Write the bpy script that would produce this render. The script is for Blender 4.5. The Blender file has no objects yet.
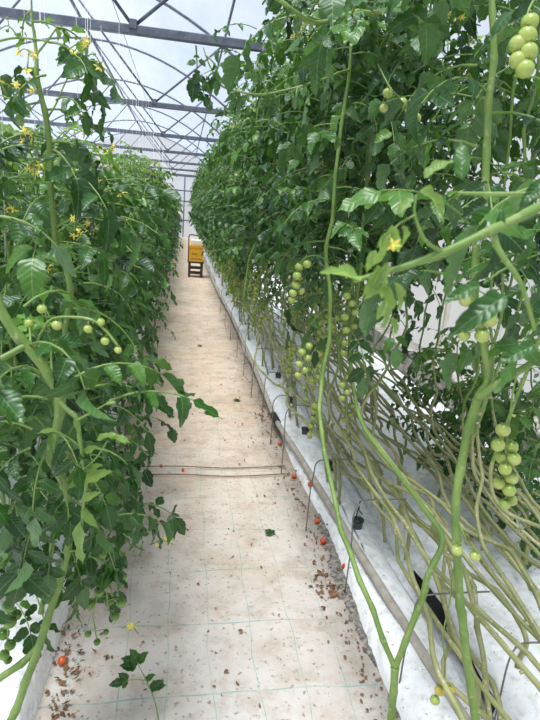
import bpy, math, random
import numpy as np
from mathutils import Matrix, Vector

scene = bpy.context.scene
COL = scene.collection
PI = math.pi

# ------------------------------------------------------------------ camera
FPX, CAMH = 541.0, 1.6
_Y = np.array([183 - 270.0, 360 - 207.0, -FPX]); _Y /= np.linalg.norm(_Y)
_a = np.array([0.035, 1.0, 0.0])
_Z = _a - (_a @ _Y) * _Y; _Z /= np.linalg.norm(_Z)
_X = np.cross(_Y, _Z)
RCAM = np.array([_X, _Y, _Z])
cam_data = bpy.data.cameras.new('camera')
cam = bpy.data.objects.new('camera', cam_data); COL.objects.link(cam)
m = Matrix.Identity(4)
for i in range(3):
    for j in range(3):
        m[i][j] = RCAM[i][j]
m[2][3] = CAMH
cam.matrix_world = m
cam_data.sensor_fit = 'VERTICAL'; cam_data.sensor_height = 36; cam_data.sensor_width = 27
cam_data.lens = FPX / 720 * 36
cam_data.clip_start = 0.02; cam_data.clip_end = 200
cam_data.dof.use_dof = True
cam_data.dof.focus_distance = 2.9
cam_data.dof.aperture_fstop = 10.0
scene.camera = cam

def at(px, py, y):
    """point at distance y along the rows that lies on the sight line through a pixel"""
    d = RCAM @ np.array([px - 270.0, 360.0 - py, -FPX])
    return d * (y / d[1]) + np.array([0, 0, CAMH])
def ground(px, py, z=0.0):
    d = RCAM @ np.array([px - 270.0, 360.0 - py, -FPX])
    return d * ((z - CAMH) / d[2]) + np.array([0, 0, CAMH])

# ------------------------------------------------------------------ materials
def new_mat(name):
    mt = bpy.data.materials.new(name); mt.use_nodes = True
    nt = mt.node_tree; nt.nodes.clear()
    out = nt.nodes.new('ShaderNodeOutputMaterial')
    return mt, nt, out
def N(nt, t, **kw):
    n = nt.nodes.new(t)
    for k, v in kw.items():
        if k in n.inputs.keys():
            n.inputs[k].default_value = v
        else:
            setattr(n, k, v)
    return n
def ramp(nt, fac, stops):
    r = nt.nodes.new('ShaderNodeValToRGB')
    el = r.color_ramp.elements
    while len(el) < len(stops):
        el.new(0.5)
    for e, (p, c) in zip(el, stops):
        e.position = p; e.color = (*c, 1) if len(c) == 3 else c
    nt.links.new(fac, r.inputs[0])
    return r.outputs[0]
def mth(nt, op, a, b=None, c=None):
    n = nt.nodes.new('ShaderNodeMath'); n.operation = op
    for i, v in enumerate((a, b, c)):
        if v is None: continue
        if isinstance(v, (int, float)): n.inputs[i].default_value = v
        else: nt.links.new(v, n.inputs[i])
    return n.outputs[0]
def mixc(nt, fac, a, b, blend='MIX'):
    n = nt.nodes.new('ShaderNodeMix'); n.data_type = 'RGBA'; n.blend_type = blend
    for sock, v in ((n.inputs[0], fac), (n.inputs[6], a), (n.inputs[7], b)):
        if isinstance(v, (int, float)): sock.default_value = v
        elif isinstance(v, tuple): sock.default_value = (*v, 1)
        else: nt.links.new(v, sock)
    return n.outputs[2]
def noise(nt, vec, scale, detail=4, rough=0.55):
    n = nt.nodes.new('ShaderNodeTexNoise')
    n.inputs['Scale'].default_value = scale; n.inputs['Detail'].default_value = detail
    n.inputs['Roughness'].default_value = rough
    if vec is not None: nt.links.new(vec, n.inputs['Vector'])
    return n.outputs[0]
def objpos(nt):
    return nt.nodes.new('ShaderNodeTexCoord').outputs['Object']
def principled(nt, out, color, rough=0.5, metal=0.0, spec=0.5, bump=None, bstr=0.3, bdist=0.01):
    p = nt.nodes.new('ShaderNodeBsdfPrincipled')
    if isinstance(color, tuple): p.inputs['Base Color'].default_value = (*color, 1)
    else: nt.links.new(color, p.inputs['Base Color'])
    if isinstance(rough, (int, float)): p.inputs['Roughness'].default_value = rough
    else: nt.links.new(rough, p.inputs['Roughness'])
    p.inputs['Metallic'].default_value = metal
    p.inputs['Specular IOR Level'].default_value = spec
    if bump is not None:
        b = nt.nodes.new('ShaderNodeBump'); b.inputs['Strength'].default_value = bstr
        b.inputs['Distance'].default_value = bdist
        nt.links.new(bump, b.inputs['Height']); nt.links.new(b.outputs[0], p.inputs['Normal'])
    if out is not None: nt.links.new(p.outputs[0], out.inputs[0])
    return p

def leaf_mat(name, dark, mid, light, back, trans=0.3, rough=0.42):
    mt, nt, out = new_mat(name)
    at_ = N(nt, 'ShaderNodeAttribute', attribute_name='tint')
    info = nt.nodes.new('ShaderNodeObjectInfo')
    t = mth(nt, 'ADD', mth(nt, 'MULTIPLY', at_.outputs['Fac'], 0.85), mth(nt, 'MULTIPLY', info.outputs['Random'], 0.15))
    col = ramp(nt, t, [(0.0, dark), (0.5, mid), (1.0, light)])
    uv = nt.nodes.new('ShaderNodeUVMap'); uv.uv_map = 'leaf'
    sep = nt.nodes.new('ShaderNodeSeparateXYZ'); nt.links.new(uv.outputs[0], sep.inputs[0])
    au = mth(nt, 'ABSOLUTE', mth(nt, 'SUBTRACT', sep.outputs[0], 0.5))
    # midrib and slanting side veins
    rib = mth(nt, 'LESS_THAN', au, 0.012)
    ph = mth(nt, 'FRACT', mth(nt, 'MULTIPLY', mth(nt, 'SUBTRACT', sep.outputs[1], mth(nt, 'MULTIPLY', au, 0.75)), 7.0))
    vein = mth(nt, 'MULTIPLY', mth(nt, 'LESS_THAN', ph, 0.10), 0.13)
    v = mth(nt, 'MAXIMUM', mth(nt, 'MULTIPLY', rib, 0.6), vein)
    col = mixc(nt, v, col, mixc(nt, 0.5, col, (0.30, 0.42, 0.16)))
    geo = nt.nodes.new('ShaderNodeNewGeometry')
    col2 = mixc(nt, geo.outputs['Backfacing'], col, mixc(nt, 0.65, col, back))
    bh = mth(nt, 'SINE', mth(nt, 'MULTIPLY', ph, PI))
    p = principled(nt, None, col2, rough, spec=0.5, bump=bh, bstr=0.25, bdist=0.003)
    tr = nt.nodes.new('ShaderNodeBsdfTranslucent')
    nt.links.new(mixc(nt, 1.0, col, (1.9, 2.0, 0.9), 'MULTIPLY'), tr.inputs[0])
    mx = nt.nodes.new('ShaderNodeMixShader'); mx.inputs[0].default_value = trans
    nt.links.new(p.outputs[0], mx.inputs[1]); nt.links.new(tr.outputs[0], mx.inputs[2])
    nt.links.new(mx.outputs[0], out.inputs[0])
    return mt
M = {}
M['leaf'] = leaf_mat('tomato_leaf', (0.006, 0.030, 0.005), (0.025, 0.092, 0.012), (0.115, 0.255, 0.034), (0.12, 0.23, 0.08), trans=0.20, rough=0.38)
M['young_leaf'] = leaf_mat('young_tomato_leaf', (0.05, 0.14, 0.016), (0.115, 0.225, 0.035), (0.24, 0.345, 0.11), (0.27, 0.38, 0.19), trans=0.38)

def stem_mat(name, c1, c2, scar):
    mt, nt, out = new_mat(name)
    o = objpos(nt)
    n1 = noise(nt, o, 9, 4); n2 = noise(nt, o, 60, 2)
    col = ramp(nt, n1, [(0.3, c1), (0.7, c2)])
    col = mixc(nt, ramp(nt, n2, [(0.60, (0, 0, 0)), (0.72, (0.7, 0.7, 0.7))]), col, scar)
    principled(nt, out, col, 0.5, bump=n2, bstr=0.25, bdist=0.003)
    return mt
M['stem'] = stem_mat('green_stem', (0.105, 0.195, 0.032), (0.21, 0.31, 0.075), (0.36, 0.38, 0.17))
M['bare_stem'] = stem_mat('bare_old_stem', (0.19, 0.22, 0.075), (0.37, 0.36, 0.17), (0.62, 0.54, 0.36))
def simple(name, color, rough=0.5, metal=0.0, spec=0.5, nscale=None, c2=None, bump=0.0):
    mt, nt, out = new_mat(name)
    if nscale:
        n = noise(nt, objpos(nt), nscale, 5)
        col = ramp(nt, n, [(0.35, color), (0.68, c2 or color)])
        principled(nt, out, col, rough, metal, spec, bump=n if bump else None, bstr=bump)
    else:
        principled(nt, out, color, rough, metal, spec)
    return mt
def tomato_mat(name, c1, c2, c3):
    mt, nt, out = new_mat(name)
    tc = nt.nodes.new('ShaderNodeTexCoord')
    info = nt.nodes.new('ShaderNodeObjectInfo')
    sp = nt.nodes.new('ShaderNodeSeparateXYZ'); nt.links.new(tc.outputs['Generated'], sp.inputs[0])
    base = mixc(nt, info.outputs['Random'], c1, c2)
    shoulder = ramp(nt, sp.outputs[2], [(0.55, (0, 0, 0)), (0.95, (0.75, 0.75, 0.75))])
    col = mixc(nt, shoulder, base, c3)
    p = principled(nt, out, col, 0.22, spec=0.5)
    p.inputs['Subsurface Weight'].default_value = 0.12
    p.inputs['Subsurface Radius'].default_value = (0.01, 0.012, 0.004)
    return mt
M['tomato_green'] = tomato_mat('unripe_tomato', (0.42, 0.47, 0.14), (0.33, 0.42, 0.09), (0.24, 0.35, 0.06))
M['tomato_dark'] = tomato_mat('dark_green_tomato', (0.10, 0.21, 0.025), (0.17, 0.29, 0.045), (0.035, 0.11, 0.012))
M['tomato_yellow'] = tomato_mat('yellowing_tomato', (0.62, 0.42, 0.06), (0.50, 0.40, 0.07), (0.42, 0.40, 0.08))
M['tomato_red'] = tomato_mat('red_tomato', (0.55, 0.06, 0.02), (0.62, 0.13, 0.03), (0.50, 0.10, 0.02))
M['petal'] = simple('yellow_petal', (0.86, 0.74, 0.15), 0.55)
M['steel'] = simple('galvanised_steel', (0.09, 0.10, 0.13), 0.5, 0.3, nscale=14, c2=(0.15, 0.165, 0.20))
M['wire'] = simple('steel_wire', (0.20, 0.19, 0.18), 0.5, 0.5)
M['pipe'] = simple('weathered_pipe', (0.34, 0.30, 0.25), 0.6, nscale=16, c2=(0.50, 0.46, 0.40))
M['black'] = simple('black_plastic', (0.018, 0.018, 0.020), 0.5)
M['twine'] = simple('white_twine', (0.72, 0.72, 0.70), 0.8)
M['hive_yellow'] = simple('yellow_card', (0.80, 0.42, 0.025), 0.6, nscale=12, c2=(0.72, 0.36, 0.02))
M['hive_print'] = simple('brown_print', (0.30, 0.15, 0.02), 0.7)
M['hive_white'] = simple('cream_card', (0.80, 0.74, 0.62), 0.7)
M['dark_wood'] = simple('dark_stand', (0.035, 0.022, 0.018), 0.6, nscale=20, c2=(0.06, 0.035, 0.025))
M['dead'] = simple('dead_leaf', (0.11, 0.045, 0.022), 0.8, nscale=30, c2=(0.27, 0.145, 0.07))
M['white_post'] = simple('stained_white_post', (0.80, 0.79, 0.75), 0.6, nscale=6, c2=(0.66, 0.60, 0.48))
M['concrete'] = simple('dirty_concrete', (0.20, 0.18, 0.15), 0.85, nscale=9, c2=(0.46, 0.44, 0.40), bump=0.3)
M['soil'] = simple('dark_soil', (0.07, 0.065, 0.055), 0.95, nscale=60, c2=(0.34, 0.31, 0.27), bump=0.6)
M['rockwool'] = simple('rockwool', (0.06, 0.075, 0.09), 0.9, nscale=50, c2=(0.13, 0.14, 0.15), bump=0.4)

# roof film: diffuse, lets daylight through
def film_mat(name, color, tfac, tcol, dirt):
    mt, nt, out = new_mat(name)
    o = objpos(nt)
    mp = nt.nodes.new('ShaderNodeMapping'); mp.inputs['Scale'].default_value = (1, 0.25, 1)
    nt.links.new(o, mp.inputs[0])
    n = noise(nt, mp.outputs[0], 1.2, 6, 0.65)
    col = mixc(nt, ramp(nt, n, [(0.35, (0, 0, 0)), (0.75, (1, 1, 1))]), color, dirt)
    tl = nt.nodes.new('ShaderNodeBsdfTranslucent'); nt.links.new(col, tl.inputs[0])
    df = nt.nodes.new('ShaderNodeBsdfDiffuse'); nt.links.new(col, df.inputs[0])
    tp = nt.nodes.new('ShaderNodeBsdfTransparent'); tp.inputs[0].default_value = (*tcol, 1)
    m1 = nt.nodes.new('ShaderNodeMixShader'); m1.inputs[0].default_value = 0.3
    nt.links.new(tl.outputs[0], m1.inputs[1]); nt.links.new(df.outputs[0], m1.inputs[2])
    m2 = nt.nodes.new('ShaderNodeMixShader'); m2.inputs[0].default_value = tfac
    nt.links.new(m1.outputs[0], m2.inputs[1]); nt.links.new(tp.outputs[0], m2.inputs[2])
    nt.links.new(m2.outputs[0], out.inputs[0])
    return mt
M['film'] = film_mat('greenhouse_film', (0.47, 0.52, 0.61), 0.57, (0.88, 0.93, 1.0), (0.33, 0.38, 0.48))
M['wall_film'] = film_mat('side_wall_film', (0.95, 0.95, 0.94), 0.60, (0.9, 0.9, 0.9), (0.78, 0.76, 0.72))

# white film lying round the slabs
def wrap_mat():
    mt, nt, out = new_mat('white_slab_film')
    o = objpos(nt)
    w = noise(nt, o, 4.5, 3, 0.5); d = noise(nt, o, 22, 6, 0.7); e = noise(nt, o, 70, 2)
    col = mixc(nt, ramp(nt, d, [(0.50, (0, 0, 0)), (0.70, (0.75, 0.75, 0.75))]), (0.88, 0.885, 0.90), (0.52, 0.49, 0.45))
    col = mixc(nt, ramp(nt, e, [(0.68, (0, 0, 0)), (0.74, (1, 1, 1))]), col, (0.20, 0.14, 0.09))
    principled(nt, out, col, 0.38, bump=w, bstr=0.9, bdist=0.06)
    return mt
M['wrap'] = wrap_mat()
# woven ground cover of the aisle
def floor_mat():
    mt, nt, out = new_mat('white_woven_ground_cover')
    o = objpos(nt)
    sp = nt.nodes.new('ShaderNodeSeparateXYZ'); nt.links.new(o, sp.inputs[0])
    wob = mth(nt, 'MULTIPLY', mth(nt, 'SUBTRACT', noise(nt, o, 1.7, 2), 0.5), 0.10)
    def lines(c, period, w):
        f = mth(nt, 'FRACT', mth(nt, 'DIVIDE', mth(nt, 'ADD', c, wob), period))
        return mth(nt, 'LESS_THAN', mth(nt, 'ABSOLUTE', mth(nt, 'SUBTRACT', f, 0.5)), w / period)
    g = mth(nt, 'MAXIMUM', lines(mth(nt, 'ADD', sp.outputs[0], 0.08), 0.16, 0.0017), lines(sp.outputs[1], 0.33, 0.0030))
    thin = noise(nt, o, 9, 3)
    g = mth(nt, 'MULTIPLY', g, mth(nt, 'MULTIPLY', ramp(nt, thin, [(0.35, (0.25,) * 3), (0.6, (1, 1, 1))]), 0.75))
    b1 = noise(nt, o, 1.3, 6, 0.65); b2 = noise(nt, o, 6, 6, 0.7); b3 = noise(nt, o, 45, 3)
    far = nt.nodes.new('ShaderNodeMapRange'); far.inputs[1].default_value = 1.3; far.inputs[2].default_value = 4.2
    nt.links.new(sp.outputs[1], far.inputs[0])
    clean = mixc(nt, b2, (0.63, 0.595, 0.555), (0.42, 0.385, 0.34))
    dusty = mixc(nt, b2, (0.68, 0.53, 0.385), (0.46, 0.33, 0.22))
    f = mth(nt, 'MULTIPLY', far.outputs[0], ramp(nt, b1, [(0.25, (0.45,) * 3), (0.7, (1, 1, 1))]))
    col = mixc(nt, f, clean, dusty)
    st = ramp(nt, b2, [(0.50, (0, 0, 0)), (0.75, (0.85, 0.85, 0.85))])
    col = mixc(nt, st, col, (0.36, 0.27, 0.195))
    big = ramp(nt, noise(nt, o, 2.6, 7, .7), [(0.48, (0, 0, 0)), (0.66, (.55, .55, .55))])
    col = mixc(nt, big, col, (0.40, 0.30, 0.22))
    sk = ramp(nt, b3, [(0.60, (0, 0, 0)), (0.70, (0.8, 0.8, 0.8))])
    col = mixc(nt, sk, col, (0.22, 0.15, 0.10))
    # dirt that has gathered along the slab edge
    ed = nt.nodes.new('ShaderNodeMapRange'); ed.inputs[1].default_value = 0.60; ed.inputs[2].default_value = 0.82
    nt.links.new(mth(nt, 'ADD', sp.outputs[0], mth(nt, 'MULTIPLY', mth(nt, 'SUBTRACT', b2, 0.5), 0.25)), ed.inputs[0])
    col = mixc(nt, mth(nt, 'MULTIPLY', ed.outputs[0], 0.75), col, (0.20, 0.18, 0.15))
    col = mixc(nt, g, col, (0.16, 0.33, 0.27))
    wv = nt.nodes.new('ShaderNodeTexWave'); wv.inputs['Scale'].default_value = 120
    nt.links.new(o, wv.inputs[0])
    principled(nt, out, col, 0.75, spec=0.25, bump=b2, bstr=0.35, bdist=0.02)
    return mt
M['floor'] = floor_mat()

# ------------------------------------------------------------------ geometry collector
class Geo:
    def __init__(s):
        s.v = []; s.f = []; s.uv = []; s.t = []; s.m = []; s.n = 0
    def add(s, V, F, mat=0, tint=0.5, uv=None):
        V = np.asarray(V, float)
        s.v.append(V); n = s.n
        s.f += [tuple(i + n for i in f) for f in F]
        s.m += [mat] * len(F)
        s.t.append(np.full(len(V), tint))
        s.uv.append(np.full((len(V), 2), 0.5) if uv is None else uv)
        s.n += len(V)
    def merge(s, o, T=None):
        V = np.concatenate(o.v)
        if T is not None: V = V @ T[:3, :3].T + T[:3, 3]
        n = s.n
        s.v.append(V); s.f += [tuple(i + n for i in f) for f in o.f]; s.m += o.m
        s.t += o.t; s.uv += o.uv; s.n += len(V)
    def mesh(s, name, mats, smooth=True, attrs=True):
        me = bpy.data.meshes.new(name)
        V = np.concatenate(s.v) if s.v else np.zeros((0, 3))
        me.from_pydata(V.tolist(), [], s.f)
        for mm in mats: me.materials.append(M[mm])
        me.polygons.foreach_set('material_index', s.m)
        if smooth: me.polygons.foreach_set('use_smooth', [True] * len(s.f))
        if attrs:
            a = me.attributes.new('tint', 'FLOAT', 'POINT'); a.data.foreach_set('value', np.concatenate(s.t))
            U = np.concatenate(s.uv)
            li = np.zeros(len(me.loops), int); me.loops.foreach_get('vertex_index', li)
            l = me.uv_layers.new(name='leaf'); l.data.foreach_set('uv', U[li].ravel())
        me.update()
        return me
def link(name, me, parent=None, loc=None):
    o = bpy.data.objects.new(name, me); COL.objects.link(o)
    if parent is not None: o.parent = parent
    if loc is not None: o.location = loc
    return o
def empty(name, loc=(0, 0, 0)):
    o = bpy.data.objects.new(name, None); COL.objects.link(o); o.location = loc
    o.empty_display_size = 0.05
    return o
def tag(o, label=None, cat=None, group=None, kind=None):
    if label: o['label'] = label
    if cat: o['category'] = cat
    if group: o['group'] = group
    if kind: o['kind'] = kind
    return o
def copy_tree(o, parent=None):
    c = o.copy(); COL.objects.link(c)
    if parent is not None:
        c.parent = parent
    for ch in list(o.children):
        copy_tree(ch, c)
    return c

def spline(pts, n):
    P = np.asarray(pts, float); k = len(P)
    if k < 3:
        t = np.linspace(0, 1, n)[:, None]
        return P[0] * (1 - t) + P[-1] * t
    Q = np.vstack([2 * P[0] - P[1], P, 2 * P[-1] - P[-2]])
    out = []
    for u in np.linspace(0, k - 1, n):
        i = min(int(u), k - 2); t = u - i
        a, b, c, d = Q[i], Q[i + 1], Q[i + 2], Q[i + 3]
        out.append(0.5 * (2 * b + (c - a) * t + (2 * a - 5 * b + 4 * c - d) * t * t + (3 * b - a - 3 * c + d) * t ** 3))
    return np.array(out)
def nrm(v):
    l = np.linalg.norm(v)
    return v / l if l > 1e-9 else np.array([0, 0, 1.0])
def tube(P, r, sides=6, cap=True):
    P = np.asarray(P, float); n = len(P)
    r = np.full(n, r) if np.isscalar(r) else np.asarray(r)
    T = np.gradient(P, axis=0)
    t0 = nrm(T[0]); u = nrm(np.cross(t0, [0.3, 0.2, 1.0] if abs(t0[2]) < 0.9 else [1.0, 0.2, 0]))
    V = []; ang = np.arange(sides) * 2 * PI / sides
    for i in range(n):
        t = nrm(T[i]); u = nrm(u - (u @ t) * t); w = np.cross(t, u)
        V.append(P[i] + r[i] * (np.cos(ang)[:, None] * u + np.sin(ang)[:, None] * w))
    V = np.concatenate(V); F = []
    for i in range(n - 1):
        for j in range(sides):
            k = (j + 1) % sides
            F.append((i * sides + j, i * sides + k, (i + 1) * sides + k, (i + 1) * sides + j))
    if cap:
        F.append(tuple(range(sides))[::-1]); F.append(tuple((n - 1) * sides + j for j in range(sides)))
    return V, F
def boxvf(x0, x1, y0, y1, z0, z1):
    V = [(x, y, z) for z in (z0, z1) for y in (y0, y1) for x in (x0, x1)]
    F = [(0, 2, 3, 1), (4, 5, 7, 6), (0, 1, 5, 4), (2, 6, 7, 3), (0, 4, 6, 2), (1, 3, 7, 5)]
    return V, F
def bevel(o, w=0.004, seg=2):
    b = o.modifiers.new('bevel', 'BEVEL'); b.width = w; b.segments = seg; b.limit_method = 'ANGLE'
def box_mesh(name, dims, mat, parent=None, bev=0.0):
    g = Geo(); g.add(*boxvf(*dims)); o = link(name, g.mesh(name, [mat], smooth=False, attrs=False), parent)
    if bev: bevel(o, bev)
    return o
def sphere_vf(seg=12, rings=8, squash=0.95, dimple=0.10):
    V = [(0, 0, squash * (1 - dimple))]; F = []
    for i in range(1, rings):
        a = PI * i / rings
        z = math.cos(a) * squash
        if i == 1: z *= 0.995
        for j in range(seg):
            b = 2 * PI * j / seg
            V.append((math.sin(a) * math.cos(b), math.sin(a) * math.sin(b), z))
    V.append((0, 0, -squash))
    for j in range(seg):
        F.append((0, 1 + j, 1 + (j + 1) % seg))
    for i in range(rings - 2):
        for j in range(seg):
            a = 1 + i * seg
            F.append((a + j, a + seg + j, a + seg + (j + 1) % seg, a + (j + 1) % seg))
    l = 1 + (rings - 2) * seg
    for j in range(seg):
        F.append((l + j, len(V) - 1, l + (j + 1) % seg))
    return np.array(V), F
SPH = sphere_vf(14, 10); SPH_LO = sphere_vf(8, 6)

# ------------------------------------------------------------------ leaves
def leaflet_template(detail):
    if detail:
        t = np.array([0, .07, .17, .24, .30, .42, .50, .56, .68, .75, .80, .90, 1.0])
        w = np.array([0, .12, .25, .30, .27, .32, .30, .245, .23, .18, .13, .065, 0])
        e = np.array([0, -.01, -.02, .03, .02, .02, .07, .03, .05, .07, .03, .04, 0])   # the lobe tips lean forward
    else:
        t = np.array([0, .14, .27, .36, .50, .62, .76, 1.0])
        w = np.array([0, .22, .31, .28, .32, .22, .16, 0])
        e = np.array([0, -.01, .03, .02, .06, .03, .05, 0])
    n = len(t); V = []; UV = []; F = []
    for i in range(n):
        V.append((0, t[i], 0)); UV.append((.5, t[i]))
    for sgn in (1, -1):
        b = len(V)
        for i in range(1, n - 1):
            V.append((sgn * w[i], t[i] + e[i], 0)); UV.append((.5 + sgn * w[i], t[i] + e[i]))
        for i in range(n - 1):
            lo = None if i == 0 else b + i - 1
            hi = None if i == n - 2 else b + i
            f = [i]
            if lo is not None: f.append(lo)
            if hi is not None: f.append(hi)
            f.append(i + 1)
            F.append(tuple(f) if sgn > 0 else tuple(f[::-1]))
    return np.array(V), np.array(UV), F
LT = [leaflet_template(False), leaflet_template(True)]

def add_leaflet(g, o, axis, normal, size, rng, detail, tint, mat=0, wide=1.0, droop=None, fold=None):
    V, UV, F = LT[detail]
    a = nrm(axis); nn = nrm(normal - (normal @ a) * a); b = np.cross(a, nn)
    d = rng.uniform(-0.1, 0.75) if droop is None else droop
    fo = rng.uniform(-.1, 0.85) if fold is None else fold
    ph = rng.uniform(0, 6.28)
    x, y = V[:, 0] * wide, V[:, 1]
    z = -d * y * y + fo * np.abs(x) + 0.05 * np.sin(y * 13 + ph) * np.sign(x) * (np.abs(x) > 0.01)
    P = o + size * (np.outer(x, b) + np.outer(y * (1 - 0.25 * d), a) + np.outer(z, nn))
    g.add(P, F, mat, tint, UV)

def add_leaf(g, base, az, el, L, lsize, rng, detail=1, pairs=3, tint=None, mat=0, smat=1, bend=None, rr=0.0032):
    """one compound tomato leaf: arching stalk, opposite leaflets, one at the tip"""
    tint = rng.random() if tint is None else tint
    h = np.array([math.cos(az), math.sin(az), 0]); up = np.array([0, 0, 1.0])
    side = np.array([-math.sin(az), math.cos(az), 0])
    bend = rng.uniform(0.7, 1.9) if bend is None else bend
    sw = rng.uniform(-0.5, 0.5)
    ns = 7; P = [np.array(base, float)]; Ts = []
    for i in range(ns):
        s = i / (ns - 1)
        e = el - bend * s
        hh = nrm(h + side * sw * s)
        T = hh * math.cos(e) + up * math.sin(e)
        Ts.append(T)
        if i < ns - 1: P.append(P[-1] + T * L / (ns - 1))
    P = np.array(P)
    V, F = tube(P, np.linspace(rr, rr * 0.45, ns), 4, cap=False)
    g.add(V, F, smat, 0.5)
    def frame(s):
        x = s * (ns - 1); i = min(int(x), ns - 2); t = x - i
        T = nrm(Ts[i] * (1 - t) + Ts[i + 1] * t)
        B = nrm(np.cross(T, up) if abs(T[2]) < 0.97 else side)
        return P[i] * (1 - t) + P[i + 1] * t, T, B, nrm(np.cross(B, T))
    roll = rng.uniform(-0.5, 0.5)
    def nr(T, B, Nn):
        v = Nn * math.cos(roll) + B * math.sin(roll) + np.array([rng.gauss(0, .42), rng.gauss(0, .42), rng.gauss(0, .2)])
        return v
    o, T, B, Nn = frame(1.0)
    add_leaflet(g, o, T + np.array([0, 0, -0.15]), nr(T, B, Nn), lsize * rng.uniform(1.0, 1.25), rng, detail, tint, mat, rng.uniform(.72, 1.0))
    for k in range(pairs):
        s = 0.92 - (0.62 / max(1, pairs - 0.5)) * k - 0.08
        o, T, B, Nn = frame(s)
        sz = lsize * (1.0 - 0.10 * k) * rng.uniform(0.8, 1.1)
        for sg in (1, -1):
            a = rng.uniform(0.85, 1.25)
            ax = T * math.cos(a) + B * sg * math.sin(a) + np.array([0, 0, rng.uniform(-0.35, 0.05)])
            add_leaflet(g, o + nrm(ax) * 0.006, ax, nr(T, B, Nn), sz, rng, detail, min(1, max(0, tint + rng.gauss(0, .12))), mat, rng.uniform(.68, 1.0))
        if rng.random() < 0.6:                        # the small leaflets in between
            o, T, B, Nn = frame(s - 0.10)
            for sg in (1, -1):
                ax = T * 0.3 + B * sg + np.array([0, 0, -0.1])
                add_leaflet(g, o, ax, Nn, sz * 0.38, rng, 0, tint, mat)

# ------------------------------------------------------------------ fruit and flowers
TM = {}
for nm in ('tomato_green', 'tomato_dark', 'tomato_yellow', 'tomato_red'):
    g = Geo(); g.add(*SPH); TM[nm] = g.mesh(nm, [nm], attrs=False)
def calyx(g, c, r, axis, rng, mat=0):
    axis = nrm(axis); u = nrm(np.cross(axis, [0.31, 0.9, 0.2])); w = np.cross(axis, u)
    for k in range(5):
        a = 2 * PI * k / 5 + rng.random()
        d = math.cos(a) * u + math.sin(a) * w; e = np.cross(axis, d)
        V = [c, c + d * r * .5 + e * r * .16 + axis * r * .06, c + d * r * 1.0 + axis * r * rng.uniform(-.1, .4), c + d * r * .5 - e * r * .16 + axis * r * .06]
        g.add(V, [(0, 1, 2, 3)], mat, 0.6)
def cluster_layout(base, out, n, r, length, rng):
    """rachis that leaves along `out`, bends over and hangs; fruits alternate along it"""
    out = nrm(np.array(out, float))
    P = spline([np.zeros(3), out * 0.05 + np.array([0, 0, .012]), out * 0.075 + np.array([0, 0, -.03]),
                out * 0.08 + np.array([rng.uniform(-.01, .01), rng.uniform(-.01, .01), -.03 - length * .5]),
                out * 0.085 + np.array([rng.uniform(-.015, .015), rng.uniform(-.015, .015), -.03 - length])], 14)
    fr = []
    sidev = nrm(np.cross(out, [0, 0, 1.0]))
    for k in range(n):
        s = 0.36 + 0.64 * k / max(1, n - 1)
        x = s * 13; i = min(int(x), 12); p = P[i] * (1 - (x - i)) + P[i + 1] * (x - i)
        rk = r * (1.08 - 0.30 * k / max(1, n - 1)) * rng.uniform(0.92, 1.06)
        sg = 1 if k % 2 else -1
        d = nrm(sidev * sg * rng.uniform(.8, 1.0) + out * rng.uniform(-.5, .7) + np.array([0, 0, -.25]))
        fr.append((p, p + d * rk * 1.12, rk))
    return P, fr
def make_cluster(parent, base, out, n, r, length, mat, rng, merged=False, name='fruit_cluster', last_mat=None):
    base = np.array(base, float)
    P, fr = cluster_layout(base, out, n, r, length, rng)
    g = Geo(); V, F = tube(P, np.linspace(.0028, .0015, len(P)), 5); g.add(V, F, 0)
    for p, c, rk in fr:
        top = c + np.array([0, 0, rk * .88])
        V, F = tube(spline([p, (p + top) / 2 + np.array([0, 0, rk * .35]), top], 5), .0013, 4); g.add(V, F, 0)
        calyx(g, top, rk * .75, np.array([0, 0, 1.0]), rng)
        if merged:
            g.add(SPH_LO[0] * rk + c, SPH_LO[1], 1)
    o = link(name, g.mesh(name, ['stem', mat] if merged else ['stem']), parent, base)
    if not merged:
        for k, (p, c, rk) in enumerate(fr):
            mm = last_mat if (last_mat and k >= n - 3) else mat
            t = link('tomato', TM[mm], o, c); t.scale = (rk, rk, rk)
            t.rotation_euler = (rng.uniform(-.25, .25), rng.uniform(-.25, .25), rng.uniform(0, 6))
    return o
def flower_geo(g, c, face, size, rng):
    face = nrm(face); u = nrm(np.cross(face, [0.2, 0.5, 0.9])); w = np.cross(face, u)
    for k in range(6):
        a = 2 * PI * k / 6 + rng.uniform(-.15, .15)
        d = math.cos(a) * u + math.sin(a) * w; e = np.cross(face, d); bk = rng.uniform(-.5, .1)
        V = [c, c + d * size * .45 + e * size * .20, c + d * size + face * size * bk, c + d * size * .45 - e * size * .20]
        g.add(V, [(0, 1, 2, 3)], 1)
    V, F = tube([c, c + face * size * .35, c + face * size * .75], [size * .16, size * .14, size * .04], 6); g.add(V, F, 1)
def make_flowers(parent, base, out, n, rng, size=0.013, spread=0.09):
    base = np.array(base, float); out = nrm(np.array(out, float)); g = Geo()
    P = spline([np.zeros(3), out * spread * .5 + np.array([0, 0, .02]), out * spread + np.array([0, 0, .0])], 7)
    V, F = tube(P, np.linspace(.002, .0012, 7), 4); g.add(V, F, 0)
    for k in range(n):
        p = P[min(6, 2 + int(5 * k / n))]
        c = p + nrm(np.array([rng.gauss(0, 1), rng.gauss(0, 1), rng.gauss(-.2, .6)])) * rng.uniform(.015, .035)
        V, F = tube([p, (p + c) / 2 + np.array([0, 0, .006]), c], .001, 4); g.add(V, F, 0)
        if rng.random() < .78:
            flower_geo(g, c, nrm(c - p) + np.array([0, 0, -.4]), size * rng.uniform(.8, 1.25), rng)
        else:
            g.add(SPH_LO[0] * .004 + c, SPH_LO[1], 0)
    return link('flower_cluster', g.mesh('flower_cluster', ['stem', 'petal']), parent, base)

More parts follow.
